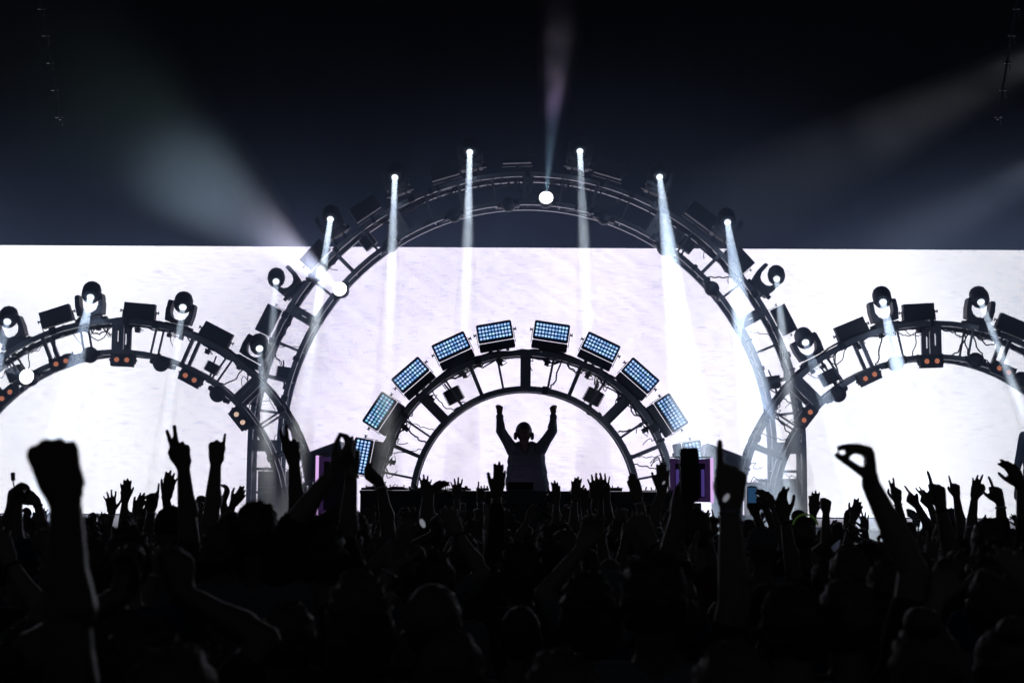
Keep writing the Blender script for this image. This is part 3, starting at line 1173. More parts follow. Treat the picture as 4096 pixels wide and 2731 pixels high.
# lens px, body px, end px in the photo, strength, which arch
heads = [((1079, 349), (1079, 352), (1068, 800), 1.0, 'b', 'second moving head lens from the left above the tall arch'),
         ((907, 407), (907, 410), (894, 760), 0.8, 'b', 'moving head with lens glowing high left of the tall arch crown'),
         ((759, 503), (757, 508), (728, 720), 0.8, 'b', 'moving head in the dark above the left shoulder of the tall arch'),
         ((1332, 347), (1332, 350), (1352, 800), 0.9, 'b', 'moving head high above the tall arch right of its crown'),
         ((1515, 406), (1516, 409), (1568, 820), 1.6, 'b', 'moving head in the dark above the right side of the tall arch'),
         ((1671, 510), (1673, 514), (1725, 860), 2.0, 'b', 'moving head just above the right shoulder of the tall arch'),
         ((634, 646), (655, 643), (618, 860), 0.3, 'b', 'sideways moving head on the left flank of the tall arch'),
         ((1784, 640), (1765, 638), (1808, 860), 0.45, 'b', 'sideways moving head on the right flank of the tall arch'),
         ((596, 800), (590, 800), (612, 1000), 0.13, 'l', 'moving head where the left arch meets the tall arch'),
         ((1850, 786), (1852, 795), (1930, 1010), 1.6, 'r', 'moving head where the right arch meets the tall arch'),
         ((17, 738), (25, 755), (-40, 960), 2.0, 'l', 'moving head at the far left with a strong beam'),
         ((208, 682), (208, 698), (160, 900), 2.2, 'l', 'moving head left of the crown of the left arch with a strong beam'),
         ((420, 705), (416, 716), (400, 850), 0.4, 'l', 'moving head right of the crown of the left arch with a faint beam'),
         ((2028, 693), (2027, 712), (2075, 900), 2.0, 'r', 'moving head left of the crown of the right arch with a strong beam'),
         ((2253, 693), (2249, 710), (2325, 880), 0.45, 'r', 'moving head right of the crown of the right arch with a faint beam')]
BEAM_W = 5.5
for (lx, ly), (bx, by), (ex, ey), st, ar, t in heads:
    Y, c = {'b': (YB, bc), 'l': (YS, lc), 'r': (YS, rc)}[ar]
    # the beam runs on down to the pit in front of the booth; extend the line seen in the photo
    sl = (ex - lx) / (ey - ly)
    yend = 2230 / V
    endp = P((lx + sl * (yend - ly)) * V, 2230, 16.3)
    root, LP, dr, pv = moving_head(bx * V, by * V, Y, c, (lx, ly), endp, t)
    p0 = LP + dr * 0.03
    # keep to the air above the stage
    L = (endp - p0).length
    wd_ = 6.0 if st >= 1.5 else 3.2
    narrow_lamp(p0, dr, BEAM_W * st * (6.5 if st >= 1.5 else 1), 0.085, wd_, root)
    shaft(p0 + dr * 0.005, p0 + dr * (L * 0.97), 0.052, 0.052 + math.tan(R(wd_ / 2)) * L * 0.9, beam_thin if st >= 1.5 else beam_m, 'white beam from the ' + t.split(' with ')[0].replace('moving head', 'lamp'))

# wide shafts -------------------------------------------------------------------


def spot(p, dr, power, cone, blend, parent, col, r=0.03):
    l = bpy.data.lights.new('beam_lamp', 'SPOT')
    l.energy = power
    l.spot_size = R(cone)
    l.spot_blend = blend
    l.shadow_soft_size = r
    l.color = col
    o = bpy.data.objects.new('beam_lamp', l)
    C.objects.link(o)
    M = Matrix.Translation(p) @ (-dr).to_track_quat('Z', 'Y').to_matrix().to_4x4()
    if parent is not None:
        o.parent = parent
        o.matrix_local = parent.matrix_basis.inverted() @ M
    else:
        o.matrix_world = M
    return o


def wide(p0, p1, cone, power, mat_name, dens, ramp, label, group, col=(1, 1, 1), parent=None, nscale=0.45, floor=0.1):
    dr = (p1 - p0).normalized()
    L = (p1 - p0).length
    mt = beam_mat(mat_name, dens, (1, 1, 1), True, L, ramp, nscale, floor)
    s0 = p0 + dr * 0.15
    spot(p0 - dr * 0.0, dr, power, cone, 1.0, parent, col)
    return shaft(s0, p1, 0.10, math.tan(R(cone / 2)) * L + 0.05, mt, label, group)


G2 = 'wide soft shafts of light in the smoke'
# from the blazing ball on the left flank, up and to the left over the audience
pb = BALLP[4][0] + BALLP[4][1] * 0.16
wide(pb, P(60 * V, 120 * V, 13.5), 17, 6500, 'rainbow_light_smoke', 0.045,  # the light's change of colour is painted into the smoke along the shaft
     [(0, (1, 0.9, 1)), (0.28, (0.9, 0.76, 1.0)), (0.40, (0.62, 0.66, 0.72)), (0.55, (0.36, 0.50, 0.44)), (0.78, (0.12, 0.22, 0.20)), (1, (0.02, 0.03, 0.05))],
     'broad pale lilac and green shaft of light spreading to the upper left', G2)
pc = BALLP[8][0] + BALLP[8][1] * 0.16
wide(pc, P(1296 * V, -60 * V, 15.5), 5.5, 4200, 'violet_light_smoke', 0.06,  # green start and bright violet patch of the beam put into the smoke colour
     [(0, (0.05, 0.20, 0.10)), (0.25, (0.05, 0.14, 0.14)), (0.38, (0.10, 0.13, 0.25)), (0.48, (0.6, 0.42, 0.9)), (0.62, (1, 0.7, 1)), (0.75, (0.6, 0.45, 0.6)), (0.9, (0.05, 0.05, 0.06))],
     'green to violet shaft of light rising from the top of the tall arch', G2, nscale=1.2)
pl = BALLP[0][0] + BALLP[0][1] * 0.16
wide(pl, P(-700 * V, 560 * V, 16), 14, 1200, 'left_smoke', 0.05,
     [(0, (1, 1, 1)), (1, (0.7, 0.8, 1))], 'bright hazy shaft leaving the blazing ball at the far left edge', G2)
for k, (a, b, cone, pw, t) in enumerate((((2800, -60), (1500, 560), 12, 260, 'highest faint grey shaft slanting in from the top right corner'),
                                         ((2800, 170), (1700, 760), 13, 340, 'middle faint grey shaft slanting in from the right edge'),
                                         ((2800, 430), (1950, 960), 13, 260, 'lowest faint grey shaft slanting in from the right edge'))):
    wide(P(a[0] * V, a[1] * V, 20), P(b[0] * V, b[1] * V, 24), cone, pw * 7, 'grey_smoke', 0.03,
         [(0, (0.8, 0.85, 0.9)), (1, (0.7, 0.8, 1))], t, G2, floor=0.6)

# ---------------------------------------------------------------- hanging lines at the sides of the tent
for k, (a, b, t) in enumerate((((150, -60), (240, 480), 'faint hanging chain with hooks in the dark at the upper left'),
                               ((4080, -60), (3990, 480), 'faint hanging chain with hooks in the dark at the upper right'))):
    p0, p1 = P(a[0], a[1], 21), P(b[0], b[1], 21)
    root = empty('hanging_chain', Matrix.Translation(p0), t, 'chain')
    m = MB()
    m.tube([Vector(), p1 - p0], 0.018, 6)
    m.build('chain', black_m, root)
    for i in range(5):
        q = (p1 - p0) * (0.18 + i * 0.2)
        m = MB()
        m.box((q.x, q.y - .02, q.z), (0.11, 0.03, 0.03), 0, None)
        m.tube([q + Vector((0.03, 0, 0)), q + Vector((0.05, 0, -0.12))], 0.01, 5)
        m.build('hook', black_m, root)

# ---------------------------------------------------------------- lilac frames, wedges, racks, booth


def scenic_frame(x0, y0, x1, y1, Y, bright, label, glow):
    a, b = P(x0, y1, Y), P(x1, y0, Y)
    w_, h_ = b.x - a.x, b.z - a.z
    cx, cz = (a.x + b.x) / 2, (a.z + b.z) / 2
    root = empty('lit_panel', Matrix.Translation((cx, Y, cz)), label, 'lit panel', 'lilac edged frames beside the booth')
    t = 0.035
    purple = MATS.get('frame_violet_glow') or emit('frame_violet_glow', (0.020, 0.009, 0.038), 1.0)  # border given its own weak glow for the edge light on it
    m = MB()
    m.box((0, 0.02, h_ / 2 - t * 1.2), (w_ - 0.02, 0.10, t * 1.4))
    m.box((0, 0.02, -h_ / 2 + t), (w_ - 0.02, 0.10, t * 1.4))
    for sx in (-1, 1):
        m.box((sx * (w_ / 2 - t * 1.2), 0.021, 0), (t * 1.4, 0.10, h_ - 0.02))
    m.build('border', purple, root)
    m = MB()
    m.box((0, 0.09, 0), (w_ - 2 * t, 0.04, h_ - 2 * t))
    m.build('back_panel', case_m, root)
    m = MB()
    m.box((bright * (w_ / 2 - 0.002), -0.02, 0), (0.036, 0.04, h_))
    m.build('edge_light', lilac_m, root)
    m = MB()
    m.box((0, -0.015, h_ / 2 + 0.004), (w_ - 0.03, 0.06, 0.012))
    m.build('lit_top_trim', white_m, root)  # white trim paints in the wall's light on the top edge
    m = MB()
    m.rprism(0, 0, w_ * 0.62, h_ * 0.78, 0.055, 0.068, 0.01, 0)
    m.build('inner_panel', black_m, root)
    for gx in glow:
        m = MB()
        m.box((gx * w_, 0.03, -h_ * 0.06), (0.035, 0.02, h_ * 0.6))
        m.build('glow_tube', violet_m, root)
    m = MB()
    m.box((0, 0.06, -h_ / 2 - (cz - h_ / 2 - 1.0) / 2 - 0.001), (w_ * 0.5, 0.12, cz - h_ / 2 - 1.0))
    m.build('stand', black_m, root)
    return root


scenic_frame(1266, 1822, 1432, 2060, 16.7, -1, 'dark frame with a bright lilac left edge standing left of the booth', ())
scenic_frame(2678, 1830, 2846, 2010, 16.7, 1, 'frame with a bright lilac right edge and violet glow right of the booth', (-0.3, 0.3))


def wedge(pts, Y, label):
    """tilted speaker box drawn by its four front corners"""
    w3 = [P(x, y, Y) for x, y in pts]
    c = sum(w3, Vector()) / 4
    root = empty('stage_monitor', Matrix.Translation(c), label, 'speaker', 'tilted stage monitors beside the truss feet')
    poly = [(p.x - c.x, p.z - c.z) for p in w3]
    m = MB()
    m.prism(poly[::-1], 0, 0.5)
    m.build('cabinet', case_m, root)
    m = MB()
    ins = [(x * 0.86, z * 0.82) for x, z in poly]
    m.prism(ins[::-1], -0.014, 0.002)
    m.build('grille', grille_m, root)
    m = MB()
    for i in range(4):
        a, b = poly[i], poly[(i + 1) % 4]
        m.tube([(a[0], -0.004, a[1]), (b[0], -0.004, b[1])], 0.012, 6)
    m.build('edge_trim', alu_m, root)
    m = MB()
    zb = min(p[1] for p in poly)
    m.box((0, 0.25, zb - (c.z + zb - RZ) / 2), (0.25, 0.25, max(0.05, c.z + zb - RZ)))
    m.build('stand', black_m, root)


wedge([(1205, 1822), (1360, 1764), (1378, 1880), (1222, 1930)], 20.0, 'dark tilted monitor box behind the left lilac frame')
wedge([(2828, 1774), (2985, 1832), (2955, 1935), (2812, 1890)], 20.0, 'dark tilted monitor box behind the right lilac frame')


def rack(x0, y0, x1, Y, label, shelves=3):
    a, b = P(x0, y0, Y), P(x1, y0, Y)
    w_ = b.x - a.x
    h_ = a.z - RZ
    root = empty('equipment_rack', Matrix.Translation(((a.x + b.x) / 2, Y, RZ)), label, 'equipment rack', 'equipment racks at the truss feet')
    m = MB()
    m.box((0, 0.3, h_ / 2), (w_, 0.6, h_))
    m.build('case', case_m, root)
    m = MB()
    for sx in (-1, 1):
        m.tube([(sx * w_ / 2, -0.004, 0), (sx * w_ / 2, -0.004, h_)], 0.012, 6)
    for k in range(shelves + 1):
        m.tube([(-w_ / 2, -0.005, h_ * k / shelves), (w_ / 2, -0.005, h_ * k / shelves)], 0.009, 6)
    m.build('edge_trim', alu_m, root)
    for k in range(shelves):
        z = h_ * (k + 0.5) / shelves
        m = MB()
        m.box((0, -0.012, z), (w_ * 0.86, 0.03, h_ / shelves * 0.66))
        for j in range(5):
            m.cyl((-w_ * 0.3 + j * w_ * 0.12, -0.027, z), (-w_ * 0.3 + j * w_ * 0.12, -0.045, z), 0.012, 8)
        m.build('amplifier', black_m, root)
    m = MB()
    for k in range(5):
        x = -w_ / 2 + w_ * (k + 0.5) / 5
        m.tube([(x, 0.1, h_), (x + 0.05, 0.12, h_ + rnd.uniform(0.04, 0.1)), (x + 0.14, 0.1, h_ + 0.02)], 0.008, 5)
    m.build('cable', cable_m, root, smooth=True)


rack(1035, 1885, 1155, 23.2, 'equipment rack seen through the left foot of the tall arch')
rack(3060, 1915, 3200, 23.2, 'equipment rack seen through the right foot of the tall arch')
rack(3002, 1930, 3050, 20.9, 'narrow equipment case just left of the right truss foot', 2)
rack(1170, 1945, 1225, 20.9, 'narrow equipment case just right of the left truss foot', 2)
# thin power lead with an inline box right of the racks
m = MB()
pts = [P(3200, 1905, 22), P(3212, 1920, 22), P(3214, 1990, 22), P(3208, 2040, 22)]
m.tube([p - pts[0] for p in pts], 0.008, 6)
m.box(P(3208, 2010, 22) - pts[0], (0.05, 0.04, 0.14))
tag(m.build('power_lead', cable_m, None, Matrix.Translation(pts[0])), 'black power lead with inline box hanging right of the right rack', 'cable')

# booth
DY = 16.4
pa, pb2 = P(1440, 1962, DY), P(2690, 1962, DY)
bx0, bx1, bz = pa.x, pb2.x, (pa.z + pb2.z) / 2
bw = bx1 - bx0
root = empty('dj_booth', Matrix.Translation(((bx0 + bx1) / 2, DY, 1.0)), 'long black booth with decks and mixers on top in front of the performer', 'booth')
m = MB()
m.box((0, 0.4, bz - 1.0 - 0.02), (bw, 0.9, 0.036))
m.build('top', desk_m, root)
for k in range(5):
    m = MB()
    m.box((-bw / 2 + bw * (k + 0.5) / 5, 0.0, (bz - 1.02) / 2), (bw / 5 - 0.012, 0.05, bz - 1.02))
    m.build('front_panel', desk_m, root)
m = MB()
m.box((0, 0.06, (bz - 1.04) / 2), (bw - 0.02, 0.03, bz - 1.04))
m.build('light_block_board', desk_m, root)  # unseen board added to block light leaking between the front panels
for sx in (-1, 1):
    m = MB()
    m.box((sx * (bw / 2 - 0.03), 0.42, (bz - 1.05) / 2), (0.05, 0.78, bz - 1.05))
    m.build('side_panel', desk_m, root)
pm = P(2085, 1989, DY - 0.06)
m = MB()
m.rprism(pm.x - (bx0 + bx1) / 2, pm.z - 1.0, 0.57, 0.145, -0.075, -0.035, 0.05)
m.build('name_plate', pbr('plain_plate', (0.055, 0.07, 0.085), 0.5), root)


def deck(px0, px1, h, label, knobs, kind):
    a, b = P(px0, 1962, DY + 0.35), P(px1, 1962, DY + 0.35)
    w_ = b.x - a.x
    r = empty(kind, Matrix.Translation(((a.x + b.x) / 2, DY + 0.4, bz)), label, 'audio deck', 'decks and mixers on the booth')
    m = MB()
    m.rprism(0, h / 2, w_, h, -0.2, 0.2, 0.006, 0, None, 2, 0.003)
    m.build('body', black_m, r)
    for k in range(knobs):
        m = MB()
        x = -w_ / 2 + w_ * (k + 0.5) / knobs
        m.cyl((x, rnd.uniform(-0.12, 0.1), h), (x, 0, h + rnd.uniform(0.015, 0.035)), rnd.uniform(0.006, 0.011), 8)
        m.build('knob', rnd.choice((black_m, alu_m)), r)
    if kind == 'media_player':
        m = MB()
        m.lathe([(0.09, h), (0.09, h + 0.012), (0.02, h + 0.014)], 20)
        m.build('jog_wheel', alu_m, r)


deck(1450, 1530, 0.03, 'low media player at the left end of the booth', 3, 'media_player')
deck(1545, 1628, 0.03, 'media player second from the left end of the booth', 3, 'media_player')
deck(1632, 1690, 0.012, 'small mixer with metal knobs left of centre on the booth', 7, 'audio_mixer')
deck(1738, 1800, 0.012, 'mixer whose row of small knobs shows against the wall', 8, 'audio_mixer')
deck(1802, 1882, 0.026, 'media player behind the open raised hand', 2, 'media_player')
deck(1905, 1955, 0.03, 'small black effects box with bumps left of the performer', 4, 'audio_mixer')
deck(2280, 2400, 0.012, 'flat mixer right of the performer on the booth', 5, 'audio_mixer')
deck(2440, 2485, 0.03, 'squat black box on the right part of the booth', 2, 'media_player')
deck(2540, 2690, 0.014, 'mixer at the right end of the booth', 8, 'audio_mixer')
m = MB()
pp = P(2422, 1950, DY + 0.3)
m.ell((0, 0, 0), (0.07, 0.05, 0.035), n=12, m=8)
m.box((0.05, 0, 0), (0.12, 0.03, 0.012))
tag(m.build('cap', shirt_m[0], None, Matrix.Translation((pp.x, pp.y, bz + 0.03))), 'dark baseball cap lying on the booth right of the performer', 'cap')

# ---------------------------------------------------------------- people
def remesh(mb, voxel, smooth=3, fac=0.5):
    """union of closed pieces into one continuous skin; returns (verts, faces)"""
    me = bpy.data.meshes.new('tmp')
    me.from_pydata(mb.v, [], mb.f)
    o = bpy.data.objects.new('tmp', me)
    C.objects.link(o)
    r = o.modifiers.new('r', 'REMESH')
    r.mode = 'VOXEL'
    r.voxel_size = voxel
    if smooth:
        s_ = o.modifiers.new('s', 'SMOOTH')
        s_.factor = fac
        s_.iterations = smooth
    dg = bpy.context.evaluated_depsgraph_get()
    ev = o.evaluated_get(dg)
    em = ev.to_mesh()
    vs = [v.co[:] for v in em.vertices]
    fs = [tuple(p.vertices) for p in em.polygons]
    ev.to_mesh_clear()
    bpy.data.objects.remove(o)
    bpy.data.meshes.remove(me)
    return vs, fs


# pose: (curl of the three joints, sideways spread) for index, middle, ring, little; then thumb (out angle, curl, forward)
S_ = (4, 6, 4)
H_ = (18, 22, 14)
B_ = (38, 42, 25)
F_ = (82, 95, 60)
POSES = {
    'beak': ([((80, 30, 18), 3), ((74, 16, 10), 1), ((71, 13, 8), -1), ((69, 12, 8), -3)], (4, 8, 54)),
    'djfist': ([((88, 95, 60), 2), ((88, 95, 60), 0), ((88, 95, 60), -2), ((88, 95, 60), -4)], (-8, 30, 30)),
    'open': ([(S_, 16), ((3, 5, 3), 4), ((5, 6, 4), -7), ((7, 8, 5), -19)], (48, 8, 5)),
    'narrow': ([(S_, 7), ((3, 5, 3), 1), ((5, 6, 4), -4), ((9, 8, 5), -10)], (30, 8, 8)),
    'together': ([(S_, 2), (S_, 0), (S_, -2), (S_, -5)], (14, 10, 10)),
    'relaxed': ([(H_, 9), (H_, 2), ((24, 28, 16), -5), ((30, 32, 20), -13)], (38, 15, 15)),
    'bent': ([(B_, 7), ((42, 44, 25), 1), (B_, -5), ((34, 40, 25), -11)], (34, 20, 20)),
    'fist': ([(F_, 3), (F_, 0), (F_, -2), (F_, -5)], (4, 50, 66)),
    'point': ([(S_, 2), (F_, 0), (F_, -2), (F_, -5)], (18, 45, 50)),
    'pinky': ([(F_, 3), ((74, 95, 60), 0), (F_, -2), (S_, -4)], (10, 40, 55)),
    'two': ([(S_, 7), (S_, -3), ((70, 90, 50), -2), (F_, -5)], (34, 35, 35)),
    'two_low': ([((62, 80, 40), 6), ((50, 80, 45), 2), (S_, 0), (S_, 6)], (52, 6, 5)),
    'horn': ([(S_, 8), (F_, 0), (F_, -2), (S_, -14)], (10, 45, 50)),
    'three': ([((55, 80, 30), 6), (S_, 6), (S_, -4), (S_, -14)], (30, 40, 30)),
    'grip': ([((50, 60, 30), 3), ((55, 62, 30), 0), ((60, 64, 30), -2), ((64, 66, 30), -5)], (24, 40, 40)),
    'pinch': ([((52, 46, 22), 4), ((40, 40, 20), 0), ((32, 38, 20), -3), ((28, 34, 20), -8)], (34, 26, 38)),
}


def hand_pieces(mb, wrist, direc, side, pose, roll=0.0, s=1.0):
    """side: +1 thumb to image right of the finger direction; palm faces the stage unless rolled"""
    z = direc.normalized()
    x = Vector((0, 1, 0)).cross(z)
    if x.length < 0.1:
        x = Vector((1, 0, 0))
    x = x.normalized() * side
    y = z.cross(x).normalized()
    Rm = Matrix((x, y, z)).transposed()
    if side < 0:
        pass
    Rm = Rm @ Matrix.Rotation(R(roll), 3, 'Z')

    def W(p):
        return wrist + Rm @ (Vector(p) * s)
    # y of the local frame: palm side is -y * side so that curled fingers close the same way on both hands
    pal = -1
    bases = [(0.031, 0, 0.092), (0.0105, 0, 0.097), (-0.0105, 0, 0.093), (-0.030, 0, 0.083)]
    lens = [0.076, 0.085, 0.078, 0.062]
    rads = [0.0108, 0.0110, 0.0105, 0.0094]
    fingers, th = POSES[pose]
    for i, b in enumerate(bases):
        mb.cap(W((b[0] * 0.45, 0.002, 0.004)), W((b[0], 0, b[2] - 0.006)), 0.0185 * s, 0.0138 * s)
    mb.cap(W((0.026, -0.004, 0.03)), W((0.030, 0, 0.08)), 0.014 * s, 0.012 * s)
    mb.cap(W((-0.024, -0.004, 0.02)), W((-0.027, 0, 0.07)), 0.015 * s, 0.011 * s)
    for (curl, spread), b, L, r in zip(fingers, bases, lens, rads):
        p = Vector(b)
        d_ = Vector((math.sin(R(spread)), 0, math.cos(R(spread))))
        ax = Vector((1, 0, 0))
        a = 0
        rr = r
        for c_, f in zip(curl, (0.44, 0.31, 0.25)):
            a += c_
            dd = Vector((d_.x * math.cos(R(a)), pal * math.sin(R(a)), d_.z * math.cos(R(a))))
            q = p + dd * (L * f)
            r2 = rr * 0.93
            mb.cap(W(p), W(q), rr * s, r2 * s)
            p, rr = q, r2
    out_, cur, fwd = th
    p = Vector((0.022, -0.006, 0.022))
    a = out_
    mb.cap(W((0.006, 0, 0.01)), W(p), 0.018 * s, 0.0165 * s)
    for k, (L, r, r2) in enumerate(((0.042, 0.0155, 0.0125), (0.034, 0.0122, 0.0112), (0.028, 0.0112, 0.0092))):
        ff = R(fwd)
        dd = Vector((math.sin(R(a)) * math.cos(ff), pal * math.sin(ff), math.cos(R(a)) * math.cos(ff)))
        q = p + dd * L
        mb.cap(W(p), W(q), r * s, r2 * s)
        p = q
        a -= cur * (1.0 if k else 0.6)


def head_pieces(mb, c, yaw=0.0, s=1.0, tilt=0.0):
    """face towards +y turned by yaw; c is the head centre"""
    M = Matrix.Translation(c) @ Matrix.Rotation(yaw, 4, 'Z') @ Matrix.Rotation(tilt, 4, 'X') @ Matrix.Scale(s, 4)
    mb.ell((0, -0.008, 0.012), (0.074, 0.092, 0.102), M=M)
    mb.ell((0, 0.022, -0.045), (0.058, 0.066, 0.075), M=M)
    mb.ell((0, 0.062, -0.095), (0.026, 0.026, 0.02), M=M)
    mb.add(*cap_geo((0, 0.088, 0.0), (0, 0.104, -0.03), 0.009, 0.014), M=M)
    mb.add(*cap_geo((-0.02, 0.088, -0.062), (0.02, 0.088, -0.062), 0.008, 0.008), M=M)
    mb.add(*cap_geo((-0.04, 0.074, 0.018), (0.04, 0.074, 0.018), 0.012, 0.012), M=M)
    for sx in (-1, 1):
        mb.ell((sx * 0.077, -0.004, -0.012), (0.009, 0.02, 0.032), M=M, n=10, m=8)
    return M


def cap_geo(p, q, rp, rq):
    t = MB()
    t.cap(p, q, rp, rq)
    return t.v, t.f


def hair_mesh(kind, seed):
    """cap of hair in head space (origin at head centre, face +y)"""
    rr = random.Random(seed)
    m = MB()
    n, k = 30, 20
    amp = {'short': 0.011, 'curly': 0.02, 'long': 0.015, 'bun': 0.007, 'buzz': 0.002}.get(kind, 0.006)
    base = {'short': 0.012, 'curly': 0.030, 'long': 0.016, 'bun': 0.012, 'buzz': 0.004}.get(kind, 0.012)
    vs, fs = [], []
    off = Vector((seed * 3.7, 0, 0))

    def pt(a, b):
        dr = Vector((math.cos(a) * math.cos(b), math.cos(a) * math.sin(b), math.sin(a)))
        nn = noise.noise(dr * (9 if kind == 'curly' else 5) + off)
        g = base + amp * nn * 2
        p = Vector((dr.x * (0.074 + g), -0.008 + dr.y * (0.092 + g), 0.012 + dr.z * (0.102 + g)))
        if kind == 'long' and p.z < 0.0:
            p.z = p.z * 2.6
            p.x = dr.x / max(math.cos(a), 0.35) * (0.088 + g * 0.6) * (1 + 0.1 * nn)
            p.y = min(p.y, 0.02)
        # hairline: lift the front lower part back onto the skull
        if p.y > 0.045 and p.z < 0.055:
            p = Vector((p.x * 0.86, 0.045, p.z))
        return p
    for i in range(k + 1):
        a = math.pi / 2 - (math.pi * 0.80) * i / k
        for j in range(n):
            vs.append(pt(a, 2 * math.pi * j / n))
    for i in range(k):
        for j in range(n):
            fs.append((i * n + j, (i + 1) * n + j, (i + 1) * n + (j + 1) % n, i * n + (j + 1) % n))
    m.add(vs, fs)
    if kind == 'bun':
        m.ell((0, -0.06, 0.125), (0.045, 0.045, 0.04))
    # loose strands standing off the outline
    ns = {'short': 260, 'curly': 700, 'long': 200, 'bun': 160, 'buzz': 0}.get(kind, 200)
    for q in range(ns):
        a = rr.uniform(-0.5, 1.5)
        b = rr.uniform(0, 2 * math.pi)
        p = pt(a, b)
        dr = Vector((math.cos(a) * math.cos(b), math.cos(a) * math.sin(b), math.sin(a)))
        if p.y > 0.04 and p.z < 0.05:
            continue
        L = rr.uniform(0.005, 0.03 if kind == 'curly' else 0.016)
        t = Vector((rr.uniform(-1, 1), rr.uniform(-1, 1), rr.uniform(-1, 1))) * (0.9 if kind == 'curly' else 0.6)
        d1 = (dr + t).normalized()
        w_ = d1.orthogonal().normalized() * 0.0011
        q0, q1 = p - dr * 0.003, p + d1 * L
        q2 = q1 + (dr * 0.2 + t).normalized() * L * 0.6
        m.add([q0 - w_, q0 + w_, q1 + w_ * .8, q1 - w_ * .8, q2], [(0, 1, 2, 3), (3, 2, 4)])
    return m


def cap_mesh():
    m = MB()
    prof = [(0.086, -0.01), (0.088, 0.02), (0.084, 0.06), (0.068, 0.098), (0.04, 0.118), (0.004, 0.124)]
    m.lathe(prof, 24, 0, Matrix.Translation((0, -0.006, 0.01)) @ Matrix.Scale(1.14, 4, (0, 1, 0)))
    n = 12
    vs = []
    for i in range(n + 1):
        a = math.pi * i / n
        for r_, z in ((0.082, 0.0), (0.135, -0.02), (0.135, -0.014), (0.082, 0.008)):
            vs.append((r_ * 0.82 * math.cos(a), 0.02 + r_ * 1.15 * math.sin(a), z))
    fs = []
    for i in range(n):
        for j in range(4):
            fs.append((i * 4 + j, i * 4 + (j + 1) % 4, (i + 1) * 4 + (j + 1) % 4, (i + 1) * 4 + j))
    m.add(vs, fs)
    m.ell((0, -0.006, 0.135), (0.008, 0.008, 0.005), n=8, m=5)
    return m


HAIRS = {}


def get_hair(kind, v, mat):
    key = (kind, v, mat.name)
    if key not in HAIRS:
        mb = cap_mesh() if kind == 'cap' else hair_mesh(kind, v)
        HAIRS[key] = mb.mesh('cap' if kind == 'cap' else 'hair', mat, True)
    return HAIRS[key]


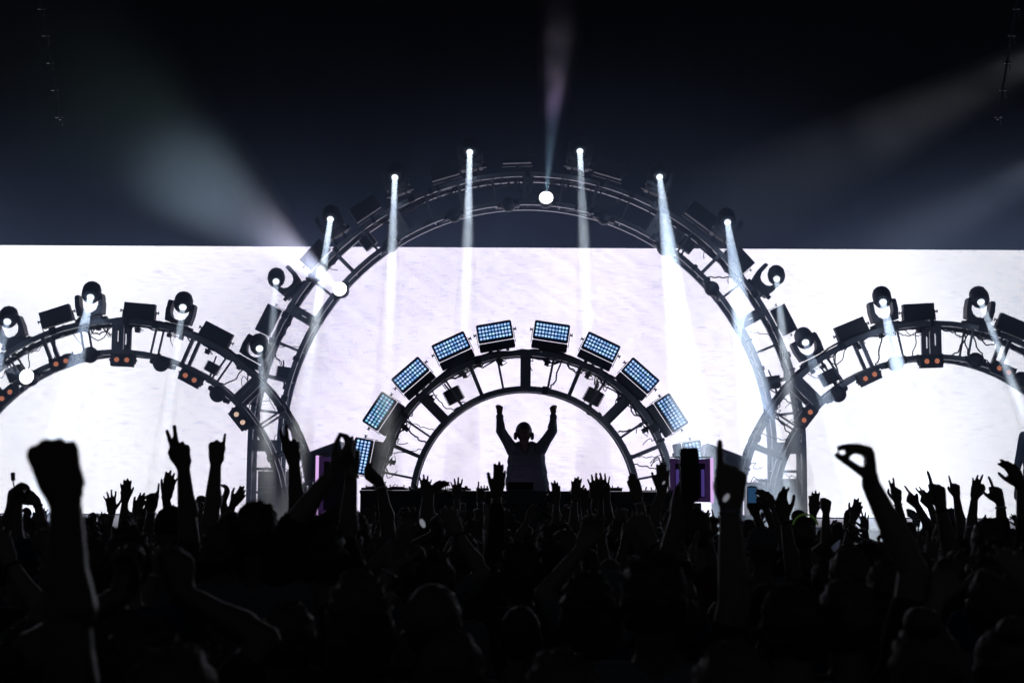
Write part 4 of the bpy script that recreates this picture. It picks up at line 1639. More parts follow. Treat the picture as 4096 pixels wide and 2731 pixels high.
def person(bx, by, h, arms, label, group=None, hair='short', near=False, skin=0, shirt=0, yaw=0.0, hands=True, headoff=(0, 0), z0=0.0, hs=1.0, seed=0):
    """arms: list of dicts(wrist, elbow_dir, direc, pose, side, roll, s) in world coordinates"""
    root = empty('person', Matrix.Translation((bx, by, z0)), label, 'person', group)
    o = Vector((bx, by, z0))
    sc_ = h / 1.75
    voxf = 0.0055 if near else 0.0074
    coarse, fine, mid, shirtm = MB(), MB(), MB(), MB()
    zs = 0.815 * h
    hw = 0.16 * sc_
    # torso and legs
    coarse.cap((0, 0, 0.53 * h), (0, -0.01, 0.70 * h), 0.125 * sc_, 0.125 * sc_)
    for sx in (-1, 1):
        coarse.cap((sx * 0.06, 0, 0.62 * h), (sx * 0.085, 0, 0.75 * h), 0.09 * sc_, 0.095 * sc_)
        coarse.cap((sx * 0.09 * sc_, 0, 0.52 * h), (sx * 0.10 * sc_, 0.01, 0.28 * h), 0.085 * sc_, 0.055 * sc_)
        coarse.cap((sx * 0.10 * sc_, 0.01, 0.28 * h), (sx * 0.11 * sc_, -0.01, 0.05 * h), 0.055 * sc_, 0.038 * sc_)
        coarse.cap((sx * 0.11 * sc_, -0.03, 0.03), (sx * 0.12 * sc_, 0.16, 0.025), 0.035, 0.028)
        coarse.cap((0, 0, 0.80 * h), (sx * hw, 0, zs), 0.06 * sc_, 0.055 * sc_)
    hc = Vector((headoff[0], headoff[1] + 0.02, h - 0.118 * hs))
    coarse.cap((0, 0, 0.80 * h), (hc.x * 0.8, hc.y - 0.02, hc.z - 0.06), 0.062, 0.055)
    HM = head_pieces(mid, hc, yaw, hs)
    mid.cap((hc.x * 0.5, 0, 0.84 * h), (hc.x * 0.9, hc.y - 0.02, hc.z - 0.06), 0.056, 0.054)
    # shirt
    shirtm.cap((0, 0, 0.52 * h), (0, -0.005, 0.70 * h), 0.148 * sc_, 0.142 * sc_)
    for sx in (-1, 1):
        shirtm.cap((sx * 0.05, 0, 0.52 * h), (sx * 0.09, 0, 0.755 * h), 0.115 * sc_, 0.108 * sc_)
        shirtm.cap((sx * 0.03, 0, 0.81 * h), (sx * hw, 0, zs), 0.07 * sc_, 0.066 * sc_)
    used = set()
    bands = []
    for A in arms:
        W = A['wrist'] - o
        ed = A['edir'].normalized()
        s_ = A.get('s', 1.0)
        E = W + ed * 0.265 * s_
        sx = A.get('shoulder')
        if sx is None:
            sx = 1 if E.x > 0 else -1
            if sx in used:
                sx = -sx
        used.add(sx)
        S = Vector((sx * hw * 0.95, 0.0, zs + 0.035))
        rm = 0.041
        fine.cap(W, W + ed * 0.10 * s_, 0.0265 * s_, 0.034 * s_)
        fine.cap(W + ed * 0.10 * s_, E, 0.034 * s_, 0.0425 * s_)
        fine.cap(W + ed * 0.13 * s_, W + ed * 0.19 * s_ + Vector((0.006, 0.004, 0)), 0.037 * s_, 0.044 * s_)
        bands.append((W + ed * 0.022, ed))
        fine.cap(W, W + A['direc'].normalized() * 0.02 * s_, 0.0262 * s_, 0.024 * s_)
        fine.cap(E, E.lerp(S, 0.55), 0.043 * s_, 0.05 * s_)
        coarse.cap(E.lerp(S, 0.4), S, 0.047, 0.06)
        if A.get('sleeve', 0) > 0:
            shirtm.cap(E.lerp(W, A['sleeve']), E, 0.048 * s_, 0.055 * s_)
            shirtm.cap(E, S, 0.055 * s_, 0.075)
        else:
            shirtm.cap(E.lerp(S, 0.35), S, 0.064, 0.078)
        hand_pieces(fine, W, A['direc'], A['side'], A['pose'], A.get('roll', 0), s_)
    for sx in (-1, 1):
        if sx not in used:
            coarse.cap((sx * hw, 0, zs), (sx * (hw + 0.06), -0.02, 0.63 * h), 0.055, 0.043)
            coarse.cap((sx * (hw + 0.06), -0.02, 0.63 * h), (sx * (hw + 0.03), 0.14, 0.52 * h), 0.042, 0.028)
            fine_h = Vector((sx * (hw + 0.03), 0.14, 0.52 * h))
            coarse.cap(fine_h, fine_h + Vector((0, 0.08, -0.03)), 0.032, 0.026)
            shirtm.cap((sx * hw, 0, zs), (sx * (hw + 0.045), -0.015, 0.69 * h), 0.07, 0.062)
    body = MB()
    body.add(*remesh(coarse, 0.026, 4))
    body.add(*remesh(mid, 0.009 if near else 0.0115, 3))
    if fine.v:
        body.add(*remesh(fine, voxf, 2, 0.5))
    body.build('body', skin_m[skin], root, smooth=True)
    if bands and seed % 3 == 0:
        q_, e_ = bands[0]
        m = MB()
        u_ = e_.orthogonal().normalized()
        v_ = e_.cross(u_)
        m.tube([q_ + (u_ * math.cos(R(t * 22.5)) + v_ * math.sin(R(t * 22.5))) * 0.0305 for t in range(16)], 0.006, 6, closed=True)
        m.build('wristband', (alu_m, shirt_m[2], white_m)[seed // 3 % 3], root, smooth=True)
    sm = MB()
    sv, sf = remesh(shirtm, 0.022, 3)
    sv = [tuple(Vector(v) + Vector((1, 1, 1)) * 0.006 * noise.noise(Vector(v) * 7 + Vector((seed, 0, 0)))) for v in sv]
    sm.add(sv, sf)
    sm.build('shirt', shirt_m[shirt], root, smooth=True)
    tk = mesh_once('trousers', lambda: trousers_mesh())
    link('trousers', tk, root, Matrix.Scale(sc_, 4))
    if hair != 'none':
        link('cap' if hair == 'cap' else 'hair', get_hair(hair, seed % 3, shirt_m[(seed + 1) % 4] if hair == 'cap' else hair_m[seed % 2]), root,
             HM)
    return root


def trousers_mesh():
    m = MB()
    m.cap((0, 0, 0.93), (0, 0, 1.0), 0.145, 0.14)
    for sx in (-1, 1):
        m.cap((sx * 0.08, 0, 0.92), (sx * 0.10, 0.01, 0.5), 0.105, 0.075)
        m.cap((sx * 0.10, 0.01, 0.5), (sx * 0.11, -0.01, 0.1), 0.075, 0.06)
    t = MB()
    t.add(*remesh(m, 0.025, 3))
    return t.mesh('trousers', trouser_m, True)


def arm(wx, wy, tx, ty, ex, ey, d, pose, side=1, roll=0.0, s=1.0, lean=0.0, **kw):
    """wrist, fingertip and elbow given where the photo shows them, at d metres"""
    W = P(wx, wy, d)
    T = P(tx, ty, d + lean)
    E = P(ex, ey, d - 0.02)
    dd = T - W
    el = E - W
    return dict(wrist=W, direc=dd, edir=el, pose=pose, side=side, roll=roll, s=s, **kw)


def raised(label, arms, hair='short', group=None, near=False, skin=0, shirt=0, seed=0, hmin=1.52, hmax=1.9, side=None, hoff=None, **kw):
    """place the body so that its raised arms end where they should"""
    xs, zs_, ys = [], [], []
    for A in arms:
        E = A['wrist'] + A['edir'].normalized() * 0.265 * A['s']
        xs.append(E.x)
        zs_.append(E.z)
        ys.append(E.y)
    by = sum(ys) / len(ys)
    h = min(hmax, max(hmin, (min(zs_) - 0.22) / 0.835))
    if len(arms) == 2:
        bx = sum(xs) / 2
    else:
        sd = side if side is not None else (1 if seed % 2 else -1)
        arms[0]['shoulder'] = sd
        bx = xs[0] - sd * 0.19
    return person(bx, by, h, arms, label, group, hair, near, skin, shirt, seed=seed, **kw)


GR = 'people in the crowd with raised hands'
raised('person whose huge blurred clenched fist rises at the left, nearest to the camera', [arm(262, 1992, 212, 1812, 274, 2560, 2.72, 'fist', -1, 8, 1.12)], 'short', GR, True, 2, 0, 1, hmin=1.62, hmax=1.7, side=-1)
raised('person clasping a slim vape in both hands at the far left', [arm(70, 2025, 62, 1940, 62, 2200, 7.6, 'grip', 1, 60, sleeve=0.3), arm(42, 2035, 52, 1950, -20, 2230, 7.6, 'grip', -1, -50, sleeve=0.3)], 'short', GR, False, 1, 1, 2)
raised('person reaching loose fingers to the left behind the huge fist', [arm(150, 2010, 104, 1972, 176, 2130, 10, 'relaxed', -1, 20)], 'short', GR, False, 0, 2, 3)
raised('person making an ok sign with two fingers up, left of centre', [arm(734, 1868, 706, 1722, 752, 2100, 6.4, 'two', -1, 8, 1.05)], 'buzz', GR, True, 1, 0, 4, side=-1)
raised('person pointing one little finger up, next to the ok sign', [arm(864, 1852, 872, 1728, 842, 2090, 7.0, 'pinky', -1, 0, 1.0)], 'cap', GR, True, 0, 3, 5, side=1)
raised('person with five fingers spread wide, second small hand right of the big fist', [arm(448, 2050, 440, 1975, 415, 2160, 11.5, 'open', 1)], 'long', GR, False, 0, 1, 6)
raised('person with slim open hand and upright forearm above the spread one', [arm(500, 2005, 505, 1925, 488, 2130, 11.5, 'narrow', 1)], 'bun', GR, False, 1, 0, 7)
raised('person with loosely tilted hand leaning right, third of the small left hands', [arm(540, 2048, 578, 1982, 512, 2140, 12.4, 'narrow', -1, 15)], 'short', GR, False, 0, 0, 8)
raised('person pointing one finger up just left of the tallest small hand', [arm(606, 2036, 614, 1942, 585, 2190, 9.4, 'point', 1, 10)], 'short', GR, False, 2, 0, 9)
raised('person with long fingers raised just left of the ok sign arm', [arm(664, 1995, 684, 1898, 690, 2150, 9.2, 'narrow', -1, -10)], 'short', GR, False, 1, 2, 10)
raised('person clapping above the head left of the tall arch foot', [arm(893, 2005, 918, 1940, 905, 2110, 11.5, 'bent', 1, -55), arm(930, 2018, 982, 1955, 905, 2120, 11.5, 'relaxed', -1, 20)], 'long', GR, False, 0, 0, 11)
raised('person with small fist between the two raised forearms', [arm(800, 2030, 806, 1985, 792, 2130, 12.5, 'fist', 1)], 'short', GR, False, 0, 1, 12)
raised('person with two fingers up in front of the left foot of the tall arch', [arm(1176, 1850, 1150, 1722, 1188, 2050, 7.2, 'two', -1, -15, 1.06)], 'short', GR, True, 1, 0, 13, side=-1)
raised('person clapping high in front of the left lilac frame', [arm(1338, 1882, 1400, 1806, 1190, 2070, 5.6, 'bent', -1, 60, 1.05, sleeve=0.1), arm(1404, 1925, 1398, 1828, 1385, 2160, 5.9, 'together', 1, 70, 1.0, sleeve=0.1)], 'curly', GR, True, 0, 0, 14)
raised('person pinching fingers just right of the left lilac frame', [arm(1523, 1935, 1462, 1880, 1548, 2080, 8.2, 'pinch', -1, -30)], 'short', GR, False, 1, 3, 15)
raised('person with one hand spread and one bent over at the left end of the decks', [arm(1702, 1985, 1702, 1900, 1690, 2110, 12, 'open', -1), arm(1724, 1962, 1776, 1924, 1712, 2110, 12, 'relaxed', 1, 30)], 'short', GR, False, 0, 0, 16)
raised('person whose open hand rises mid way between arch foot and performer', [arm(1828, 1992, 1826, 1908, 1830, 2110, 12.6, 'open', 1)], 'bun', GR, False, 0, 1, 17)
raised('person pointing a single finger in front of the small effects box', [arm(1922, 2002, 1930, 1922, 1918, 2110, 13, 'point', -1)], 'short', GR, False, 2, 0, 18)
raised('person with large cupped hand just left of the performer', [arm(1986, 1985, 2004, 1878, 1985, 2160, 8.4, 'narrow', -1, 38, 1.1, sleeve=0.75)], 'short', GR, False, 1, 0, 19)
raised('person with three fingers up just right of the performer', [arm(2225, 2012, 2226, 1932, 2224, 2130, 11.6, 'narrow', -1, 30)], 'short', GR, False, 0, 2, 20)
raised('person with upright palm between the performer and the big pair of hands', [arm(2300, 1992, 2306, 1910, 2290, 2120, 12.0, 'narrow', 1, 8)], 'short', GR, False, 0, 0, 21)
raised('person with small low hand between the palm and the pair of hands', [arm(2338, 2032, 2338, 1958, 2336, 2140, 13, 'narrow', 1)], 'long', GR, False, 1, 1, 22)
raised('person holding both open hands close together right of the performer', [arm(2382, 1990, 2376, 1900, 2372, 2140, 10.6, 'open', 1), arm(2426, 1985, 2412, 1908, 2440, 2130, 10.8, 'open', -1)], 'short', GR, False, 1, 0, 23)
raised('person with blurred bent hand below the right foot of the small arch', [arm(2556, 2000, 2528, 1928, 2580, 2120, 9.5, 'together', 1, 25)], 'short', GR, False, 0, 0, 24)
raised('person with four long fingers up beside the right foot of the small arch', [arm(2646, 1968, 2654, 1866, 2602, 2110, 9.4, 'narrow', -1, 5, 1.05)], 'short', GR, False, 0, 3, 25)
P_PHONE = raised('person lifting a dark phone high in front of the right lilac frame', [arm(2712, 2060, 2742, 1975, 2660, 2280, 5.2, 'grip', -1, -20, 1.05, sleeve=0.4)], 'cap', GR, True, 1, 0, 26, side=1)
raised('person with huge blurred hand and one finger pointing up right of centre', [arm(2918, 2020, 2930, 1800, 2932, 2390, 4.4, 'point', -1, 0, 1.15)], 'short', GR, True, 0, 0, 27, hmin=1.6, hmax=1.72, side=1)
raised('person filming with a small lit phone in front of the right truss foot', [arm(3062, 2030, 3022, 1992, 3110, 2140, 10.5, 'grip', -1, 30), arm(3024, 2060, 3006, 2010, 3060, 2150, 10.5, 'grip', 1, -20)], 'short', GR, False, 1, 0, 28)
raised('person waving a dark loose hand above the filming phone', [arm(3098, 2030, 3062, 1972, 3130, 2150, 9.8, 'relaxed', -1, 30)], 'short', GR, False, 0, 0, 29)
raised('person with a dark blurred hand just right of the filming phone', [arm(3140, 2075, 3118, 1988, 3160, 2210, 7.6, 'relaxed', 1, 25)], 'short', GR, False, 1, 2, 30)
raised('person with a flat palm and a fist raised right of the right rack', [arm(3254, 2055, 3256, 1968, 3236, 2180, 11.2, 'narrow', 1, 0), arm(3304, 2048, 3306, 1975, 3302, 2190, 10.8, 'fist', -1, 10)], 'short', GR, False, 0, 1, 31)
raised('person with curved fingers left of the large pinching hand', [arm(3414, 2072, 3440, 2000, 3388, 2180, 11.4, 'relaxed', -1, -10)], 'long', GR, False, 0, 0, 32)
raised('person with a small curled hand close to the curved one', [arm(3386, 2092, 3396, 2034, 3372, 2190, 13, 'relaxed', 1, 20)], 'short', GR, False, 1, 0, 33)
raised('person with a low hand at stage edge left of the large pinching arm', [arm(3462, 2118, 3456, 2062, 3470, 2210, 14, 'open', -1)], 'short', GR, False, 0, 3, 34)
raised('person whose large hand pinches finger and thumb to the left, long bare arm', [arm(3482, 1936, 3476, 1800, 3612, 2200, 4.2, 'beak', -1, 82, 1.04)], 'short', GR, True, 0, 0, 35, hmin=1.6, hmax=1.74, side=1)
raised('person making a two finger sign right of the large pinching arm', [arm(3590, 2006, 3580, 1930, 3612, 2110, 11, 'two', -1, 0)], 'short', GR, False, 1, 1, 36)
raised('person pointing a slanted finger up to the left beside the striped fan', [arm(3668, 2020, 3612, 1962, 3712, 2100, 11, 'point', 1, 20)], 'bun', GR, False, 0, 0, 37)
raised('person with two fingers stretched left behind the ring shaped hand', [arm(3720, 2022, 3676, 1974, 3752, 2110, 11.6, 'two', 1, 20)], 'short', GR, False, 0, 0, 38)
raised('person raising one finger over a ring of thumb and fingers on the right', [arm(3762, 2025, 3742, 1900, 3808, 2240, 7.4, 'point', -1, 25, 1.12, sleeve=0.1)], 'short', GR, False, 1, 0, 39)
raised('person with slender arm pointing straight up on the right', [arm(3826, 1985, 3814, 1905, 3846, 2120, 11.4, 'point', -1, 10)], 'long', GR, False, 0, 1, 40)
raised('person with fingers spread upward, tallest small hand on the right', [arm(3898, 1992, 3918, 1898, 3880, 2140, 10.6, 'three', 1, 0)], 'short', GR, False, 0, 0, 41)
raised('person crooking one finger to the left near the right edge', [arm(4002, 2015, 3985, 1945, 4012, 2150, 8.8, 'point', -1, 35, 1.05, sleeve=0.6)], 'cap', GR, False, 1, 2, 42)
raised('person with dark hands lifted at the right edge in front of the standing figure', [arm(4084, 1945, 4052, 1875, 4098, 2110, 7.6, 'relaxed', -1, 20, sleeve=0.3)], 'short', GR, False, 1, 0, 43, side=1)

# what the hands hold
r = empty('phone', Matrix.Translation(P(2759, 1895, 5.15)) @ Matrix.Rotation(R(-1), 4, 'Y'), 'dark blurred smartphone held upright over the crowd right of the booth', 'phone')
m = MB()
m.rprism(0, 0, 0.069, 0.19, -0.005, 0.005, 0.012, 0, None, 3, 0.002)
m.build('body', rubber_m, r)
m = MB()
m.rprism(0, 0, 0.062, 0.178, 0.005, 0.006, 0.01)
m.build('screen', black_m, r)
m = MB()
m.rprism(-0.018, 0.07, 0.02, 0.03, -0.007, -0.005, 0.006)
m.build('camera_bump', black_m, r)
r = empty('phone', Matrix.Translation(P(3008, 1985, 10.3)), 'small smartphone showing a dim blue picture, held sideways of the right truss foot', 'phone')
m = MB()
m.rprism(0, 0, 0.072, 0.15, -0.004, 0.005, 0.01, 0, None, 3, 0.002)
m.build('body', rubber_m, r)
m = MB()
m.rprism(0, 0.01, 0.062, 0.11, -0.006, -0.0045, 0.006)
m.build('screen', phone_scr, r)
m = MB()
p0 = P(52, 1905, 7.6)
m.rprism(0, 0, 0.019, 0.043, -0.008, 0.008, 0.003, 0, Matrix.Rotation(R(-4), 4, 'Y'), 3)
m.cyl((0.0, 0, -0.02), (0.008, 0, -0.055), 0.004, 8)
tag(m.build('vape', rubber_m, None, Matrix.Translation(p0)), 'slim dark vape held up over clasped hands at far left', 'vape')
r = empty('hand_fan', Matrix.Translation(P(3632, 2085, 9.6)) @ Matrix.Rotation(R(55), 4, 'Y'), 'striped black and grey folding fan held up right of the large pinching arm', 'fan')
for k in range(14):
    a0, a1 = R(-62 + k * 9), R(-62 + (k + 1) * 9)
    m = MB()
    zz = 0.006 * (k % 2)
    m.add([(0.03 * math.sin(a0), zz, 0.03 * math.cos(a0)), (0.085 * math.sin(a0), zz, 0.085 * math.cos(a0)),
           (0.085 * math.sin(a1), 0.006 - zz, 0.085 * math.cos(a1)), (0.03 * math.sin(a1), 0.006 - zz, 0.03 * math.cos(a1)),
           (0.03 * math.sin(a0), zz + .0015, 0.03 * math.cos(a0)), (0.085 * math.sin(a0), zz + .0015, 0.085 * math.cos(a0)),
           (0.085 * math.sin(a1), 0.0075 - zz, 0.085 * math.cos(a1)), (0.03 * math.sin(a1), 0.0075 - zz, 0.03 * math.cos(a1))],
          [(0, 1, 2, 3), (7, 6, 5, 4), (0, 4, 5, 1), (1, 5, 6, 2), (2, 6, 7, 3), (3, 7, 4, 0)])
    m.build('blade', white_m if k % 2 else black_m, r)

# heads seen from behind, placed by the top of the head and its width in the photo
GH = 'people in the crowd seen as dark heads'
hl = [(520, 2100, 182, 'short', 'person with neat rounded hair, head between the spread hand and the ok sign arm'),
      (900, 2086, 172, 'short', 'person with small round head just below the little finger arm'),
      (1030, 2004, 172, 'short', 'person with tall fuzzy hair left of the two finger hand'),
      (120, 2072, 92, 'short', 'person with small head between the vape hands and the huge fist'),
      (90, 2146, 150, 'cap', 'person in a cap low at the far left edge'),
      (395, 2162, 130, 'long', 'person with smooth long hair just right of the huge fist arm'),
      (640, 2085, 88, 'buzz', 'person with small close cropped head left of the ok sign arm'),
      (690, 2118, 120, 'short', 'person with dark head tucked under the ok sign arm'),
      (1365, 2078, 178, 'curly', 'person with big curly halo of hair below the left lilac frame'),
      (1445, 2276, 250, 'long', 'person in a smooth hood shaped hairdo, large arc of light in the lower left middle'),
      (1740, 2213, 165, 'short', 'person with faint round head below the left part of the booth'),
      (1738, 2327, 225, 'buzz', 'person with large bare round head low in the middle'),
      (2082, 2418, 172, 'buzz', 'person with small arc of light on the head low in the centre'),
      (1805, 2512, 256, 'short', 'person with large dim head at the bottom centre left'),
      (2620, 2204, 255, 'short', 'person with large round head at the lower right of centre'),
      (2775, 2030, 128, 'short', 'person with dark head right below the raised phone'),
      (2994, 2074, 72, 'buzz', 'person with small rim lit bald head left of the right truss foot'),
      (3205, 2038, 112, 'bun', 'person wearing a pointed hood with dim green light band'),
      (3835, 2100, 62, 'buzz', 'person with small head low on the right between thin arms'),
      (3882, 2162, 76, 'buzz', 'person with rim lit small head near the right side'),
      (3985, 2158, 190, 'curly', 'person with bushy hair near the right edge'),
      (3400, 2186, 160, 'short', 'person with dark head under the curved hand on the right'),
      (3045, 2104, 122, 'cap', 'person in a cap below the filming phone'),
      (800, 2568, 250, 'long', 'person with dim hair arc near the bottom left of centre'),
      (116, 2492, 230, 'short', 'person with barely lit head low at the left edge'),
      (1160, 2402, 205, 'short', 'person with dim head between the bottom left arcs'),
      (3805, 2030, 70, 'cap', 'person whose cap shows against the wall right of the ring shaped hand'),
      (3560, 2230, 190, 'short', 'person with dark head below the large pinching arm'),
      (2350, 2280, 210, 'long', 'person with long hair low right of the centre'),
      (2240, 2590, 300, 'short', 'person at the bottom edge right of the centre'),
      (3160, 2330, 240, 'short', 'person with black head in the dark lower right'),
      (3700, 2420, 280, 'bun', 'person with black head near the bottom right corner'),
      (430, 2400, 240, 'short', 'person with dim head right of the huge fist arm, lower down'),
      (2930, 2560, 320, 'short', 'person with nearly invisible head at the bottom right')]
HEADPOS = []
for i, (x, y, w_, hr, t) in enumerate(hl):
    hwid = {'curly': 0.205, 'long': 0.185, 'short': 0.172, 'buzz': 0.158, 'bun': 0.172, 'cap': 0.178}[hr]
    dd = hwid * FPX / w_
    top = P(x, y, dd)
    extra = {'curly': 0.03, 'short': 0.012, 'long': 0.014, 'buzz': 0.003, 'bun': 0.045, 'cap': 0.02}[hr]
    hgt = min(1.96, max(1.45, top.z - extra))
    HEADPOS.append((top.x, dd))
    person(top.x, dd - 0.02, hgt, [], t, GH, hr, dd < 6, i % 3, (i * 7 + 1) % 4, yaw=rnd.uniform(-0.5, 0.5), seed=i)

# the mass between: a few builds, copied one by one
GF = 'dim people packed between the others'
protos = []


def rel_arm(wx, wy, wz, ex, ey, ez, dx, dz, pose, side, roll=0, sleeve=0):
    return dict(wrist=Vector((wx, wy, wz)), edir=Vector((ex, ey, ez)) - Vector((wx, wy, wz)), direc=Vector((dx, 0.1, dz)), pose=pose, side=side, roll=roll, s=1.0, sleeve=sleeve)


pv = [([rel_arm(0.30, 0.12, 1.78, 0.28, 0.05, 1.5, 0.1, 1, 'open', -1), rel_arm(-0.26, 0.1, 1.82, -0.27, 0.05, 1.5, -0.05, 1, 'narrow', 1)], 'short', 'both open hands up'),
      ([rel_arm(0.22, 0.1, 1.86, 0.26, 0.03, 1.58, -0.1, 1, 'fist', -1)], 'short', 'one fist up'),
      ([rel_arm(-0.2, 0.1, 1.86, -0.27, 0.03, 1.56, 0.2, 1, 'two', 1)], 'long', 'long hair, two fingers up'),
      ([rel_arm(0.16, 0.15, 1.80, 0.32, 0.05, 1.6, -0.5, 1, 'relaxed', -1), rel_arm(-0.14, 0.15, 1.78, -0.3, 0.05, 1.58, 0.4, 1, 'relaxed', 1)], 'bun', 'hands together overhead'),
      ([rel_arm(0.3, 0.16, 1.66, 0.3, 0.04, 1.40, -0.3, 1, 'bent', -1)], 'curly', 'bushy hair, one bent hand'),
      ([rel_arm(-0.34, 0.1, 1.72, -0.28, 0.03, 1.44, -0.3, 1, 'point', 1, 0, 0.6)], 'cap', 'cap, one finger up'),
      ([rel_arm(0.34, 0.1, 1.84, 0.30, 0.03, 1.54, 0.15, 1, 'horn', -1)], 'short', 'horn sign up'),
      ([rel_arm(0.24, 0.14, 1.80, 0.30, 0.04, 1.52, 0.3, 1, 'bent', 1, 30), rel_arm(-0.3, 0.12, 1.68, -0.3, 0.03, 1.42, -0.2, 1, 'fist', 1, 0, 0.4)], 'short', 'fist and bent hand up'),
      ([rel_arm(0.08, 0.16, 1.76, 0.30, 0.05, 1.64, -0.1, 1, 'grip', -1, 20), rel_arm(-0.06, 0.16, 1.76, -0.3, 0.05, 1.62, 0.1, 1, 'grip', 1, -20)], 'long', 'long hair, hands gripping high'),
      ([rel_arm(-0.12, 0.14, 1.90, -0.26, 0.04, 1.64, 0.25, 1, 'open', 1, 50)], 'buzz', 'cropped hair, side turned hand up'),
      ([rel_arm(0.36, 0.08, 1.70, 0.28, 0.02, 1.44, 0.5, 1, 'narrow', -1, -40)], 'bun', 'hair bun, arm flung to the right'),
      ([], 'short', 'arms down')]
for i, (am, hr, t) in enumerate(pv):
    protos.append((person(0, 0, 1.70, am, 'proto', GF, hr, False, i % 3, i % 4, seed=i), len(am), t))
spots = []
rr = random.Random(21)
cand = []
Y_ = 3.4
while Y_ < 14.7:
    half = Y_ * 2048 / FPX + 0.3
    X_ = -half + rr.uniform(0, 0.5)
    while X_ < half:
        cand.append((X_ + rr.uniform(-.12, .12), Y_ + rr.uniform(-.16, .16)))
        X_ += rr.uniform(0.5, 0.76) if Y_ < 9 else rr.uniform(0.42, 0.62)
    Y_ += 0.6 if Y_ < 9 else 0.55
people = [o for o in C.objects if o.name.startswith('person') and o.parent is None and o.get('label') != 'proto']
occ = [(o.location.x, o.location.y) for o in people]
n_f = 0
MARKS = ['at far left', 'under the huge fist', 'under the spread hand', 'under the ok sign', 'left of the arch foot', 'under the two finger hand', 'under the left lilac panel', 'left of the decks',
         'under the decks', 'left of the performer', 'under the performer', 'under the pair of hands', 'under the four fingers', 'under the raised phone', 'under the pointing hand', 'under the small phone',
         'under the flat palm', 'under the pinching hand', 'under the fan', 'under the ring hand', 'at far right']
WHERE = lambda px: MARKS[max(0, min(20, int(px / 4096 * 21)))]
usedlab = set()
usedp = set()
for (x, y) in cand:
    if any((x - a) ** 2 + ((y - b) * 0.8) ** 2 < (0.15 if y < 9 else 0.11) for a, b in occ):
        continue
    # picture column this spot falls in
    px = 2048 + x / y * FPX
    # raised hands stay out of the bright gaps the photo leaves open
    k = rr.randrange(12)
    pr, na, t = protos[k]
    lim = rr.choice((1985, 2000, 2010)) if 1450 < px < 2700 else rr.choice((2012, 2035, 2065)) if y > 8 else 2085
    hmax = 1.74 if na == 0 else None
    topz = {0: 1.98, 1: 1.99, 2: 2.05, 3: 1.97, 4: 1.83, 5: 1.92, 6: 2.04, 7: 1.98, 8: 1.95, 9: 2.07, 10: 1.88, 11: 1.73}[k]
    # height so that the top stays below the limit line
    maxz = 2.0 - (lim + (px - 2048) * 0.0049 - 1960) * y / FPX
    s_ = min(1.06, max(0.86, maxz / topz))
    if maxz / topz < 0.86:
        k = 11
        pr, na, t = protos[k]
        s_ = min(1.05, max(0.84, maxz / 1.76))
    s_ *= rr.uniform(0.955, 1.0)
    occ.append((x, y))
    if k in usedp:
        root = pr.copy()
        C.objects.link(root)
        for ch in pr.children:
            c2 = ch.copy()
            C.objects.link(c2)
            c2.parent = root
    else:
        root = pr
        usedp.add(k)
    root.matrix_world = Matrix.Translation((x, y, 0)) @ Matrix.Rotation(rr.uniform(-.35, .35), 4, 'Z') @ Matrix.Scale(s_, 4)
    dist = 'near' if y < 4.6 else 'fairly near' if y < 6.4 else 'middle rows' if y < 8.8 else 'far' if y < 11 else 'near stage'
    lab = 'person %s, %s, %s' % (WHERE(px), dist, t)
    if lab in usedlab:
        lab += ', hidden'
    usedlab.add(lab)
    root['label'] = lab
    n_f += 1
for pr, na, t in protos:
    if pr.get('label') == 'proto':
        for ch in list(pr.children):
            bpy.data.objects.remove(ch)
        bpy.data.objects.remove(pr)
print('fillers', n_f)

# white glints in the crowd, painted as small glowing ellipsoids
for (x, y, d_, sz, t, mt) in ((1690, 2092, 7.0, 0.020, 'small painted white glint among dark arms left of centre', white_glint),
                              (2655, 1930, 9.2, 0.012, 'painted white ring glint on the four fingered hand', white_glint),
                              (2905, 1990, 4.35, 0.012, 'painted white wristband glint on the huge pointing hand', white_glint)):
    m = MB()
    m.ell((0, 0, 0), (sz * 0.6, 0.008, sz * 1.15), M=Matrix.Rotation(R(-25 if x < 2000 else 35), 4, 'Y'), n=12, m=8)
    tag(m.build('painted_glint', mt, None, Matrix.Translation(P(x, y, d_ - 0.12))), t, 'painted glint')
pt_ = P(3205, 2078, 112 and 0.172 * FPX / 112)
m = MB()
m.tube([(0.075 * math.cos(R(a)), -0.09, 0.075 * math.sin(R(a))) for a in range(10, 171, 10)], 0.006, 6)
tag(m.build('light_band', green_led, None, Matrix.Translation(pt_ + Vector((0, -0.03, -0.04)))), 'dim green light band round the pointed hood on the right', 'light band')

# ---------------------------------------------------------------- performer
fx, fy = P(2100, 1800, 17.2), None
bx, by, hz0 = P(2104, 1900, 17.2).x, 17.2, 1.0
headc = P(2096, 1733, 17.15)
H_DJ = 2.0 + (1960 - 1692) * 17.2 / FPX - 1.0
root = empty('person', Matrix.Translation((bx, by, hz0)), 'performer in a dark jacket with headphones raising both fists behind the booth', 'person')
o_ = Vector((bx, by, hz0))


def L_(px, py, Y):
    return P(px, py, Y) - o_


